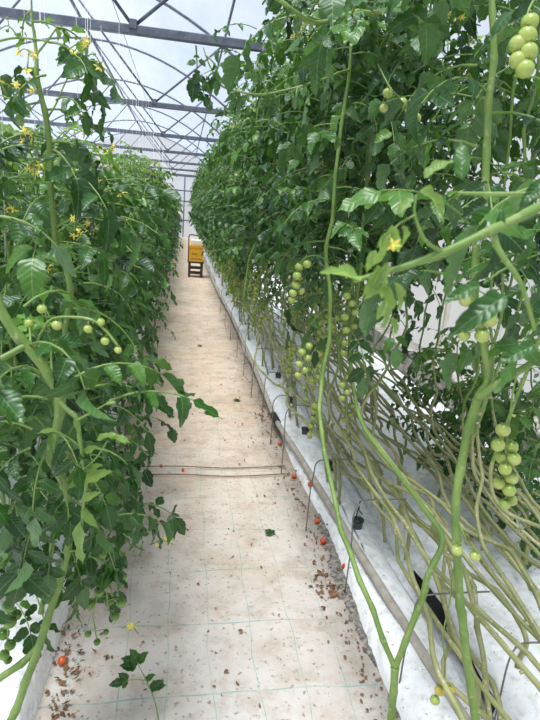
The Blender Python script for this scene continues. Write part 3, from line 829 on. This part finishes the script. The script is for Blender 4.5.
for b, t, nv, tn in (((58, 432, Y - .04), (38, 428, Y - .06), (0, -.4, 1), .9), ((52, 432, Y - .05), (52, 455, Y - .06), (-.3, -1, .2), .3), ((96, 440, Y - .06), (116, 430, Y - .07), (0, -.4, 1), .9), ((108, 436, Y - .06), (134, 440, Y - .07), (0, -.3, 1), .7),
                     ((84, 452, Y - .03), (97, 446, Y - .05), (0, -.8, .5), .8), ((86, 470, Y - .03), (100, 464, Y - .05), (.1, -.7, .6), .8), ((84, 480, Y - .03), (108, 470, Y - .06), (.1, -.7, .6), .9), ((82, 478, Y - .03), (66, 488, Y - .05), (-.2, -.8, .5), .7),
                     ((82, 500, Y - .03), (96, 492, Y - .05), (.1, -.7, .6), .9), ((81, 520, Y - .03), (76, 572, Y - .05), (-.5, -1, .2), .95), ((81, 510, Y - .03), (98, 528, Y - .05), (.2, -.8, .5), .7), ((106, 404, Y - .06), (116, 400, Y - .06), (0, -.6, .8), .9),
                     ((75, 418, Y - .03), (80, 434, Y - .05), (.3, -1, .2), .8)):
    one_leaf(g, root, b, t, nv, rng, 2, tn, wide=.36 if t[1] == 572 else .58, droop=rng.uniform(.1, .4), fold=rng.uniform(.2, .7))
tag(link('side_shoot', g.mesh('side_shoot', ['stem', 'stem', 'young_leaf']), root), 'pale young shoot hanging from a joint of the stem')
hand_cluster(root, [(34, 349, Y), (42, 332, Y - .02), (52, 319, Y - .03), (72, 317, Y - .04), (92, 320, Y - .05), (106, 331, Y - .05), (118, 346, Y - .05)],
             [(42, 309, Y - .02, .0095), (29, 323, Y - .02, .0085), (57, 325, Y - .03, .0105), (88, 329, Y - .05, .0085), (101, 322, Y - .05, .0075), (105, 341, Y - .05, .0085), (118, 350, Y - .05, .0075)], 'tomato_green', 'open truss of small green tomatoes', rs=.0028)
Y = 1.42
hand_cluster(root, [(70, 500, 1.14), (84, 508, Y), (98, 525, Y), (104, 560, Y), (108, 610, Y)],
             [(70, 531, Y, .0165), (98, 533, Y, .017), (101, 554, Y + .01, .0175), (112, 517, Y, .016), (92, 566, Y - .01, .0170), (106, 580, Y, .0165), (122, 577, Y + .02, .016), (99, 592, Y, .016), (109, 601, Y + .02, .0155), (121, 603, Y, .015), (115, 616, Y, .014), (90, 604, Y - .01, .0155)], 'tomato_dark', 'hanging clusters of dark green tomatoes low over the slab')
hand_cluster(root, [(99, 592, Y), (93, 612, Y), (95, 628, Y), (97, 642, Y)], [(88, 634, Y, .0105), (97, 642, Y, .0105), (106, 632, Y, .009)], 'tomato_dark')
Y = 1.25
hand_cluster(root, [(-10, 570, 1.2), (4, 590, Y), (8, 620, Y), (6, 655, Y)], [(8, 606, Y, .0155), (10, 622, Y, .0165), (3, 634, Y + .01, .0165), (10, 645, Y, .0145), (4, 655, Y - .01, .014), (8, 660, Y + .01, .011), (16, 615, Y + .02, .0145)], 'tomato_dark', 'cluster of dark green tomatoes at the left edge')
fo = Geo()
leaves_along(fo, root, Sl, 8, rng, .0, .30, (.12, .22), (.05, .08), tint=.4)
leaves_along(fo, root, Sl, 26, rng, .30, .70, (.12, .20), (.055, .085), tint=.35, out=.10, azc=2.2, azs=2.0)
for bx, by, yy, az in ((100, 470, 1.5, .3), (118, 500, 1.6, -.3), (112, 545, 1.55, -.8), (84, 560, 1.4, -1.2), (60, 590, 1.35, -.6), (130, 455, 1.7, -.2), (120, 420, 1.6, -.5), (20, 575, 1.3, -1.9), (30, 520, 1.3, -1.2), (10, 470, 1.2, -1.4), (45, 545, 1.25, -1.6), (150, 520, 1.8, -.2), (90, 480, 1.35, -.9), (70, 545, 1.45, -.2), (95, 530, 1.5, -1.4), (110, 570, 1.6, -1.0), (125, 530, 1.7, .4), (60, 520, 1.3, .1), (35, 560, 1.35, -.4), (85, 500, 1.6, -.4), (130, 480, 1.75, -1.2), (15, 610, 1.4, -.6), (45, 600, 1.45, -1.0)):
    add_leaf(fo, local(at(bx - 14, by - 16, yy), root), az, rng.uniform(-.3, .2), rng.uniform(.12, .18), rng.uniform(.06, .085), rng, 1, 2, rng.uniform(.1, .45), 0, bend=1.2)
for bx, by, yy, az in ((62, 452, 1.08, -.9), (50, 478, 1.12, -1.7), (66, 500, 1.15, -1.2), (80, 522, 1.2, -.5), (52, 530, 1.15, -2.0), (60, 556, 1.2, -1.5), (36, 470, 1.1, -2.4), (92, 470, 1.2, .1), (100, 545, 1.3, -1.0), (75, 572, 1.25, -.3), (28, 560, 1.2, -2.6)):
    add_leaf(fo, local(at(bx - 6, by - 22, yy + .04), root), az, rng.uniform(-.5, .0), rng.uniform(.09, .14), rng.uniform(.055, .075), rng, 1, 2, rng.uniform(.0, .4), 0, bend=1.0)
link('foliage', fo.mesh('foliage', LM), root)
make_flowers(root, local(at(150, 545, 1.75), root), (1, -.2, .1), 4, rng)
make_flowers(root, local(at(122, 628, 1.6), root), (1, -.2, -.3), 4, rng, spread=.06)

# tall stalk standing clear of the left hedge
root = empty('tomato_plant', (-.42, 1.6, 0))
tag(root, 'tomato plant whose tall stalk with yellow flowers stands above the left hedge', 'tomato plant')
g = Geo(); rng = random.Random(24); Y = 1.55
St = add_chain(g, root, [(-.46, 1.75, .13, .009, 'w'), (66, 460, Y + .1, .0085), (66, 390, Y + .08, .0085), (64, 340, Y + .05, .0082), (68, 300, Y + .02, .0080), (65, 268, Y, .0078), (55, 244, Y, .0080), (52, 210, Y, .0072), (52, 180, Y, .0070), (49, 150, Y, .0072), (45, 122, Y, .0070), (41, 100, Y, .0064), (38, 78, Y, .0058), (36, 55, Y, .0046), (31, 25, Y, .0030), (33, -6, Y, .002)])
add_chain(g, root, [(42, 102, Y, .003), (25, 104, Y, .0025), (8, 98, Y, .002), (-8, 92, Y, .0015)], kink=False)
add_chain(g, root, [(-12, 44, Y, .0030), (14, 38, Y, .0028), (40, 40, Y, .0024), (64, 46, Y, .0020), (88, 58, Y, .0014)], kink=False)
add_chain(g, root, [(45, 122, Y, .003), (56, 104, Y, .0022), (68, 78, Y, .0016), (82, 66, Y, .0012)], kink=False)
add_chain(g, root, [(36, 55, Y, .003), (48, 40, Y, .0024), (58, 26, Y, .0016)], kink=False)
add_chain(g, root, [(54, 160, Y, .003), (20, 158, Y, .003), (-8, 156, Y, .003)], kink=False)
link('stem', g.mesh('stem', ['stem']), root)
fo = Geo()
for bx, by, az, L, ls, mt_ in ((48, 42, .6, .12, .055, 0), (58, 28, 1.0, .08, .04, 2), (56, 60, 5.6, .14, .065, 0), (62, 50, .2, .15, .055, 0), (78, 60, 6.0, .12, .05, 0), (40, 70, 2.8, .10, .045, 0), (66, 78, .1, .14, .05, 0), (44, 110, .3, .12, .055, 0), (32, 10, 2.6, .07, .03, 2),
                               (31, 22, .4, .07, .035, 2), (20, 102, 2.0, .08, .035, 2), (56, 100, 5.6, .12, .05, 0), (46, 75, 4.0, .12, .06, 0), (50, 140, 3.6, .16, .075, 0), (52, 150, 5.2, .18, .08, 0)):
    add_leaf(fo, local(at(bx, by, Y), root), az, rng.uniform(-.5, .4), L, ls, rng, 1, 2, rng.uniform(.2, .6), mt_)
leaves_along(fo, root, St, 22, rng, .12, .64, (.14, .26), (.06, .09), tint=.40)
link('foliage', fo.mesh('foliage', LM), root)
for px, py, n_, d in ((20, 40, 3, (-1, 0, .3)), (30, 52, 4, (0, -.3, -.5)), (68, 50, 4, (1, 0, -.2)), (84, 58, 3, (1, 0, -.4)), (8, 97, 5, (-.4, 0, .3)), (24, 103, 4, (0, 0, .4)), (32, 150, 4, (.2, -.3, .3)), (34, 166, 4, (.1, -.4, -.3)), (72, 232, 5, (.6, -.6, .2)), (18, 214, 4, (.2, -.6, .2))):
    make_flowers(root, local(at(px, py, Y - .03), root), d, n_, rng, size=.014, spread=.05)

# little shoot growing up from the aisle floor
p0 = ground(159, 724)
root = empty('seedling', (p0[0], p0[1], 0)); tag(root, 'little green seedling standing on the aisle floor at the bottom left', 'seedling')
g = Geo(); rng = random.Random(25); yb = p0[1]
Ss = add_chain(g, root, [(159, 723, yb, .0026), (155, 702, yb + .01, .0022), (146, 680, yb + .02, .0018), (138, 664, yb + .02, .0012)], kink=False)
add_chain(g, root, [(146, 680, yb + .02, .0014), (130, 680, yb + .01, .001), (122, 684, yb, .0008)], kink=False)
link('stem', g.mesh('stem', ['stem']), root)
fo = Geo()
for b, t in (((138, 664), (122, 657)), ((138, 664), (132, 650)), ((138, 663), (146, 652)), ((136, 668), (120, 664)), ((124, 682), (108, 684)), ((128, 681), (120, 673)), ((150, 690), (162, 680)), ((152, 688), (166, 684)), ((146, 680), (154, 674)), ((128, 681), (120, 689))):
    one_leaf(fo, root, (*b, yb + .02), (*t, yb + .015), (0, -.5, 1), rng, 0, rng.uniform(.2, .5), wide=.9)
link('foliage', fo.mesh('foliage', LM), root)

# ------------------------------------------------------------------ building
XC, ZP, KK = -2.1, 5.05, 0.12
XR, XL = 2.65, -6.85
def roof_z(x): return ZP - KK * (x - XC) ** 2
Y0, Y1 = -3.0, 31.0
def grid_mesh(name, fx, us, vs, mat, parent=None, smooth=True):
    V = [fx(u, v) for v in vs for u in us]; n = len(us)
    F = [(j * n + i, j * n + i + 1, (j + 1) * n + i + 1, (j + 1) * n + i) for j in range(len(vs) - 1) for i in range(n - 1)]
    g = Geo(); g.add(V, F); return link(name, g.mesh(name, [mat], smooth=smooth, attrs=False), parent)
tag(grid_mesh('ceiling', lambda u, v: (u, v, roof_z(u) + .06 + .012 * math.sin(v * PI / 2) ** 2), np.linspace(XL, XR + .02, 40), np.linspace(Y0, Y1, 70), 'film'), kind='structure')
tag(grid_mesh('wall_right', lambda u, v: (XR + .02, u, v), np.linspace(Y0, Y1, 60), [.28, 1.0, 1.8, roof_z(XR)], 'wall_film'), kind='structure')
tag(grid_mesh('wall_left', lambda u, v: (XL - .02, u, v), np.linspace(Y0, Y1, 60), [0, 1.0, 1.8, roof_z(XL)], 'wall_film'), kind='structure')
tag(grid_mesh('wall_back', lambda u, v: (u, Y1, v * (roof_z(u) + .06)), np.linspace(XL, XR, 40), np.linspace(0, 1, 8), 'wall_film'), kind='structure')
o = box_mesh('baseboard_right', (XR - .16, XR + .1, Y0, Y1, 0, .28), 'concrete', bev=.015); tag(o, kind='structure')
# ribs of the side wall and rails of the end wall
n = 0
for yy in np.arange(1.0, 31, 2.0):
    n += 1
    tag(box_mesh(f'trim_{n}', (XR - .035, XR + .01, yy - .02, yy + .02, .28, roof_z(XR)), 'white_post'), kind='structure')
for zz in (0.9, 1.9, 2.45, 3.2):
    n += 1
    tag(box_mesh(f'trim_{n}', (XL + .2, XR - .05, Y1 - .06, Y1 - .01, zz - .03, zz + .03), 'steel'), kind='structure')
for xx in (-1.2, .05, 1.3):
    n += 1
    tag(box_mesh(f'trim_{n}', (xx - .03, xx + .03, Y1 - .12, Y1 - .06, 0, 3.2), 'steel'), kind='structure')

# roof trusses: tie beam, bent rafter, web braces
XT = XC + math.sqrt((ZP - 3.2) / KK)
def make_truss():
    root = empty('roof_truss')
    box_mesh('tie_beam', (2 * XC - XT, XT, -.035, .035, -.042, .042), 'steel', root, bev=.008)
    xs = np.linspace(XL, XR, 33)
    g = Geo(); V, F = tube([(x, 0, roof_z(x) - 3.2) for x in xs], .024, 8); g.add(V, F)
    link('arched_rafter', g.mesh('arched_rafter', ['steel'], attrs=False), root)
    for a, b in ((-.53, XC), (-.53, .55), (2 * XC + .53, XC), (2 * XC + .53, 2 * XC - .55)):
        g = Geo(); V, F = tube([(a, 0, .03), ((a + b) / 2, 0, (roof_z(b) - 3.2) / 2), (b, 0, roof_z(b) - 3.2)], .017, 8); g.add(V, F)
        link('web_brace', g.mesh('web_brace', ['steel'], attrs=False), root)
    for a in (-.53, 2 * XC + .53):
        box_mesh('gusset', (a - .035, a + .035, -.05, .05, .0, .085), 'steel', root, bev=.004)
    return root
tr = make_truss()
for i, yy in enumerate((6, 10, 14, 18, 22, 26, 30)):
    o = tr if i == 0 else copy_tree(tr)
    o.location = (0, yy, 3.2)
    where = ['thick beam highest in the view', 'second beam down', 'third beam down', 'fourth beam down', 'fifth beam down', 'sixth beam down', 'just before the end wall'][i]
    tag(o, f'grey steel roof truss with arched rafter, {where}', 'roof truss', 'roof trusses')
for nm, xx, rr in (('ridge', XC, .030), ('right', .55, .018), ('left', 2 * XC - .55, .018)):
    g = Geo(); V, F = tube([(xx, Y0, roof_z(xx) - .04), (xx, 14, roof_z(xx) - .04), (xx, Y1, roof_z(xx) - .04)], rr, 8); g.add(V, F)
    o = link('roof_purlin', g.mesh('roof_purlin', ['steel'], attrs=False))
    tag(o, {'ridge': 'grey steel ridge tube running along the top of the roof', 'right': 'thin steel purlin along the right slope of the roof above the aisle',
            'left': 'thin steel purlin along the left slope of the roof'}[nm], 'purlin', 'roof purlins')
for xx, lab in ((-.62, 'thin crop wire hung above the left hedge'), (.88, 'thin crop wire hung above the front line of the right row'), (1.36, 'thin crop wire hung above the rear line of the right row')):
    g = Geo(); V, F = tube([(xx, Y0, 3.16), (xx, 14, 3.16), (xx, Y1 - .1, 3.16)], .003, 5); g.add(V, F)
    tag(link('crop_wire', g.mesh('crop_wire', ['wire'], attrs=False)), lab, 'wire', 'crop wires')

# ------------------------------------------------------------------ ground
tag(grid_mesh('floor', lambda u, v: (u, v, .004 * math.sin(u * 9 + v * 2.3) * math.sin(v * 3.1)), np.linspace(-.5, .86, 18), np.linspace(Y0, Y1, 160), 'floor'), kind='structure')
rw = random.Random(3)
tag(grid_mesh('floor', lambda u, v: (u, v, -.012 + .012 * math.sin(u * 13 + v * 1.1) * math.sin(v * 2.7 + u * 4)), np.linspace(.84, XR, 26), np.linspace(Y0, Y1, 170), 'wrap'), kind='structure')
tag(grid_mesh('floor', lambda u, v: (u, v, -.012), np.linspace(XL, -.48, 6), np.linspace(Y0, Y1, 20), 'wrap'), kind='structure')
# slabs wrapped in white film
def slab(name, x0, x1, h, label, seed, wr=.017):
    rng = random.Random(seed); ph = [rng.uniform(0, 6) for _ in range(6)]
    us = np.linspace(0, 1, 15); vs = np.linspace(Y0, Y1 - .5, 420)
    def f(u, v):
        x = x0 + (x1 - x0) * u
        e = 1 - abs(2 * u - 1) ** 3.2
        z = h * max(0, e) ** .6
        wob = wr * (math.sin(v * 5.1 + ph[0]) * math.sin(v * 1.7 + ph[1]) + .6 * math.sin(v * 17 + u * 8 + ph[2]) * math.sin(v * 2.3 + ph[3]))
        edge = wr * 1.3 * math.sin(v * 3.3 + ph[4]) * math.sin(v * .9 + ph[5])
        return (x + edge * (1 if u < .5 else -.5), v, max(.001, z + wob * e))
    o = grid_mesh(name, f, us, vs, 'wrap')
    tag(o, label, 'growing slab', 'growing slabs'); return o
slab('growing_slab', .79, 1.05, .085, 'white film wrapped growing slab along the right edge of the aisle', 1)
slab('growing_slab', 1.11, 1.50, .12, 'white film wrapped growing slab second from the aisle on the right', 2)
slab('growing_slab', -.60, -.40, .15, 'white film wrapped growing slab along the left edge of the aisle', 3)
slab('growing_slab', -1.02, -.70, .16, 'white film covered slab further left under the hedge', 4)
slab('growing_slab', -1.40, -1.06, .13, 'white film covered slab furthest left behind the hedge', 5)

def gapf(u, v):  # black strip added for the dark of the gap between the slab films
    w = max(.05, mnoise.noise((v * 1.3, 7.7, 0)) + .5 + .4 * mnoise.noise((v * 6, 2.2, 0)))
    return (1.09 + (u - .5) * .15 * w * math.sin(PI * (v - 1.25) / .8), v, .030 + .05 * abs(u - .5) * 2 + .012 * mnoise.noise((u * 4, v * 9, 3)))
from mathutils import noise as mnoise
o = grid_mesh('gap_shade_strip', gapf, np.linspace(0, 1, 7), np.linspace(1.3, 2.0, 60), 'black'); tag(o, 'black strip standing in for the shade in the gap between the two right slabs', 'gap shade')
# heating pipe on the slab edge
pp = spline([(.70, 24, .10)] + [tuple(ground(px, py, .105)) for px, py in ((214, 283), (227, 307), (247, 350), (266, 396), (276, 420), (293, 446), (318, 486), (349, 536), (395, 609), (455, 704), (520, 807))], 120)
root = empty('edge_pipe', (0, 0, 0)); tag(root, 'weathered grey pipe running along the right slab beside the aisle', 'pipe')
g = Geo(); V, F = tube(pp, .019, 10); g.add(V, F); link('pipe_run', g.mesh('pipe_run', ['pipe'], attrs=False), root)
i = int(np.argmin(np.abs(pp[:, 1] - ground(276, 420, .105)[1]))); d = nrm(pp[i + 1] - pp[i])
g = Geo(); V, F = tube([pp[i] - d * .11, pp[i] - d * .10, pp[i] + d * .05, pp[i] + d * .06], [.022, .028, .028, .022], 12); g.add(V, F)
tag(link('coupling', g.mesh('coupling', ['black'], attrs=False), root), 'black rubber coupling on the grey pipe')

# bent wire hooks that carry the stems and the pipe
def make_hook(seed, h, reach):
    rng = random.Random(seed)
    P = spline([(0, 0, 0), (0, 0, h * .55), (rng.uniform(-.01, .01), 0, h - .06), (.02, .01, h - .01), (.07, .02, h + .005), (reach, .04, h - .02 + rng.uniform(-.02, .02))], 18)
    g = Geo(); V, F = tube(P, .0032, 6); g.add(V, F)
    return link('stem_hook', g.mesh('stem_hook', ['wire'], attrs=False))
hooks = [(1.42, .80), (1.95, .765), (2.45, .70), (3.1, .68), (3.55, .68), (4.0, .68), (4.55, .66), (5.2, .66), (5.9, .66), (6.7, .65), (7.6, .65), (8.6, .65)]
for q, (yy, xx) in enumerate(hooks):
    o = make_hook(q, R.uniform(.36, .46), R.uniform(.22, .34))
    o.location = (xx, yy, 0)
    tag(o, f'bent steel wire hook standing in the aisle edge, {ORD[q]} from the camera' if q else 'bent steel wire hook nearest the camera at the aisle edge', 'wire hook', 'stem hooks')
o = make_hook(50, .34, .30); o.location = tuple(ground(491, 735)); 
tag(o, 'bent wire hook standing on the white film in the bottom right corner', 'wire hook', 'stem hooks')
for yy, lab in ((3.05, 'thin rusty rod across the aisle, the nearer of the two'), (3.16, 'thin rusty rod across the aisle, the farther of the two')):
    P = spline([(-.38, yy, .012), (.0, yy + .012, .016), (.35, yy - .008, .012), (.72, yy + .02, .014)], 14)
    g = Geo(); V, F = tube(P, .0035, 6); g.add(V, F)
    tag(link('floor_rod', g.mesh('floor_rod', ['dead'], attrs=False)), lab, 'rod', 'rods across the aisle')

# rockwool plugs in black pots, with a feeding tube
def make_pot():
    root = empty('plant_pot')
    g = Geo(); V, F = tube([(0, 0, 0), (0, 0, .075), (0, 0, .080)], [.022, .028, .030], 16); g.add(V, F)
    link('pot_body', g.mesh('pot_body', ['rockwool'], attrs=False), root)
    g = Geo(); V, F = tube([(0, 0, .074), (0, 0, .084)], [.031, .031], 16); g.add(V, F); link('rim', g.mesh('rim', ['black'], attrs=False), root)
    g = Geo(); V, F = tube(spline([(.02, 0, .07), (.02, -.01, .12), (.05, -.05, .15), (.10, -.10, .06), (.13, -.16, .0)], 14), .003, 6); g.add(V, F)
    link('feed_tube', g.mesh('feed_tube', ['black'], attrs=False), root)
    return root
pot = make_pot()
spots = [(.98, 2.35), (1.02, 3.0), (.97, 3.55), (.99, 4.2), (1.00, 4.9)]
for q, (xx, yy) in enumerate(spots):
    o = pot if q == 0 else copy_tree(pot)
    o.location = (xx - .04, yy, .045); o.rotation_euler.z = R.uniform(0, 6)
    tag(o, f'small dark plant pot on the right slab, {ORD[q]} from the camera', 'plant pot', 'pots on the right slab')

# beehive on its stand
HX, HY = .345, 13.25
root = empty('hive_stand', (HX, HY, 0)); tag(root, 'dark wooden stand with four legs carrying the yellow beehive box', 'stand')
for sx in (-1, 1):
    for sy in (-1, 1):
        box_mesh('leg', (sx * .145 - .027, sx * .145 + .027, sy * .16 - .022, sy * .16 + .022, 0, .34), 'dark_wood', root, .003)
box_mesh('stand_top', (-.185, .185, -.20, .20, .34, .38), 'dark_wood', root, .004)
for zz in (.10, .22):
    for sy in (-1, 1):
        box_mesh('stretcher', (-.13, .13, sy * .16 - .012, sy * .16 + .012, zz - .018, zz + .018), 'dark_wood', root, .002)
root = empty('beehive_box', (HX, HY, .38)); tag(root, 'yellow cardboard bumblebee hive box with cream lid at the end of the aisle', 'beehive')
box_mesh('box_body', (-.165, .165, -.19, .19, 0, .335), 'hive_yellow', root, .006)
box_mesh('box_lid', (-.172, .172, -.197, .197, .315, .375), 'hive_yellow', root, .005)
tag(box_mesh('cover_sheet', (-.13, .16, -.17, .18, .375, .50), 'hive_white', root, .02), 'cream folded cover on top of the hive')
tag(box_mesh('entrance_hole', (-.10, .03, -.197, -.188, .165, .195), 'hive_print', root), 'dark entrance slot')
g = Geo()
for q in range(7):
    x = -.13 + q * .040
    g.add(*boxvf(x, x + .026, -.1925, -.188, .045, .075 + .012 * (q % 2)))
tag(link('printed_band', g.mesh('printed_band', ['hive_print'], smooth=False, attrs=False), root), 'row of brown printed marks')
g = Geo(); V, F = tube(spline([(-.18, -.15, -.04), (-.18, -.15, .35), (-.18, -.14, .58), (-.12, -.13, .61), (.02, -.12, .60)], 20), .014, 8); g.add(V, F)
o = link('carry_handle', g.mesh('carry_handle', ['dark_wood'], attrs=False), root); tag(o, 'dark bent carrying bar at the left of the hive')

# ------------------------------------------------------------------ things lying on the ground
reds = [(294, 476, 'red fallen tomato beside the two rusty rods'), (310, 484, 'red fallen tomato on the white slab film next to the pipe'), (280, 443, 'red fallen tomato under the black pipe coupling'),
        (317, 521, 'red fallen tomato in the dirt midway along the slab edge'), (323, 541, 'brown red fallen tomato just nearer than the midway one'),
        (345, 567, 'bright red fallen tomato lying in the dark dirt strip'), (412, 696, 'red fallen tomato at the bottom of the photo under the forked stem'),
        (62, 661, 'orange red fallen tomato against the left slab'), (183, 470, 'tiny red fallen tomato at the left end of the rods'), (161, 466, 'small red fallen tomato under the left hedge near the rods')]
for q, (px, py, lab) in enumerate(reds):
    r = .016 if q not in (8, 9) else .010
    p = ground(px, py, r)
    if q == 1: p = ground(px, py, .06)
    o = link('fallen_tomato', TM['tomato_red']); o.location = (p[0], p[1], p[2] if q == 1 else r * .95 + .002); o.scale = (r, r, r)
    o.rotation_euler = (R.uniform(-1, 1), R.uniform(-1, 1), R.uniform(0, 6))
    tag(o, lab, 'tomato', 'fallen tomatoes')
def ground_leaf(px, py, size, az, lab, mat='leaf'):
    g = Geo(); rng = random.Random(int(px)); p = ground(px, py, .008)
    for da, sc in ((0, 1), (1.0, .7), (-1.0, .7)):
        add_leaflet(g, np.zeros(3), np.array([math.cos(az + da), math.sin(az + da), .05]), np.array([.1, -.1, 1.0]), size * sc, rng, 1, .45, droop=.1, fold=.25)
    V, F = tube([(0, 0, 0), (-.02 * math.cos(az), -.02 * math.sin(az), .004), (-.05 * math.cos(az), -.05 * math.sin(az), 0)], .0016, 4); g.add(V, F, 0)
    o = link('fallen_leaf', g.mesh('fallen_leaf', [mat])); o.location = (p[0], p[1], .012)
    tag(o, lab, 'leaf', 'fallen leaves')
ground_leaf(272, 534, .055, 2.2, 'dark green fallen leaf lying alone in the middle of the aisle')
ground_leaf(205, 413, .06, .2, 'green fallen leaf in the middle of the aisle beyond the rods')
ground_leaf(236, 401, .06, 1.0, 'small green fallen leaf closest to the far part of the pipe')
ground_leaf(335, 592, .05, 4.0, 'wilted green fallen leaf by the dirt strip at right', 'dead')
ground_leaf(199, 346, .06, 1.0, 'tiny fallen leaf farthest up the aisle')
g = Geo(); rng = random.Random(11)
for q in range(1500):
    u = rng.random()
    if u < .55:
        x = .74 + rng.gauss(0, .05); yy = rng.uniform(1.2, 9)
    elif u < .75:
        x = -.38 + abs(rng.gauss(0, .07)); yy = rng.uniform(1.2, 7)
    else:
        x = rng.uniform(-.35, .75); yy = rng.uniform(1.2, 11)
    a = rng.uniform(0, 6.28)
    add_leaflet(g, np.array([x, yy, .008 + (.0 if x < .8 else .04)]), np.array([math.cos(a), math.sin(a), rng.uniform(0, .3)]), np.array([rng.gauss(0, .4), rng.gauss(0, .4), 1.0]),
                rng.uniform(.005, .022), rng, 0, rng.random(), droop=rng.uniform(-.5, .8), fold=rng.uniform(-.6, .8))
for cx, cy in ((262, 408), (262, 418), (325, 578), (318, 590), (222, 300), (318, 545), (360, 590), (62, 690), (58, 708), (66, 640), (70, 662), (64, 650)):
    p = ground(cx, cy)
    for q in range(13):
        a = rng.uniform(0, 6.28)
        add_leaflet(g, np.array([p[0] + rng.gauss(0, .03), p[1] + rng.gauss(0, .05), .008]), np.array([math.cos(a), math.sin(a), rng.uniform(0, .8)]), np.array([rng.gauss(0, .6), rng.gauss(0, .6), 1.0]),
                    rng.uniform(.010, .030), rng, 0, rng.random(), droop=rng.uniform(-.5, .8), fold=rng.uniform(-.6, .8))
o = link('leaf_litter', g.mesh('leaf_litter', ['dead'])); tag(o, 'scattered brown bits of dead leaf over the aisle floor', 'leaf litter', kind='stuff')
# dark soil between the floor cover and the slab
from mathutils import noise as mnoise
def soilf(u, v):
    n_ = mnoise.noise((v * 2.2, 3.1, 0)) + .6 * mnoise.noise((v * 9, 1.7, 0)) + .35 * mnoise.noise((v * 31, .3, 0))
    wd = max(.004, .035 + .05 * n_)
    return (.80 - wd * (1 - u) + .03 * u, v, .003 + .016 * math.sin(u * PI) * (.6 + .8 * mnoise.noise((u * 3, v * 25, 5))))
o = grid_mesh('soil_strip', soilf, np.linspace(0, 1, 6), np.linspace(.8, 2.6, 300), 'soil'); tag(o, 'dark damp soil strip along the foot of the right slab', 'soil', kind='stuff')

# ------------------------------------------------------------------ light
w = bpy.data.worlds.new('world'); scene.world = w; w.use_nodes = True
nt = w.node_tree; nt.nodes.clear()
out = nt.nodes.new('ShaderNodeOutputWorld'); bg = nt.nodes.new('ShaderNodeBackground')
tc = nt.nodes.new('ShaderNodeTexCoord')
nz = noise(nt, tc.outputs['Generated'], 2.2, 5, .55)
sp = nt.nodes.new('ShaderNodeSeparateXYZ'); nt.links.new(tc.outputs['Generated'], sp.inputs[0])
mul = nt.nodes.new('ShaderNodeMix'); mul.data_type = 'RGBA'; mul.blend_type = 'MULTIPLY'; mul.inputs[0].default_value = 1.0
# overcast sky: brighter overhead than at the horizon, lower half brightened to whiten the side wall
nt.links.new(ramp(nt, sp.outputs[2], [(0.0, (.88, .83, .76)), (0.02, (.95, .93, .90)), (0.9, (1, 1, 1))]), mul.inputs[7])
nt.links.new(mul.outputs[2], bg.inputs[0])
nt.links.new(ramp(nt, nz, [(0.3, (0.72, 0.82, 1.0)), (0.7, (0.95, 0.98, 1.0))]), mul.inputs[6]); bg.inputs[1].default_value = 0.9
nt.links.new(bg.outputs[0], out.inputs[0])
sd = bpy.data.lights.new('sun', 'SUN'); sd.energy = 8.5; sd.angle = math.radians(25); sd.color = (1, .97, .92)
so = bpy.data.objects.new('sun', sd); COL.objects.link(so); so.rotation_euler = (math.radians(12), math.radians(-12), 0)
vs = scene.view_settings
vs.view_transform = 'Standard'; vs.look = 'None'; vs.gamma = 1; vs.use_curve_mapping = False; vs.exposure = 0.12
scene.cycles.transparent_max_bounces = 12
scene.cycles.max_bounces = 8
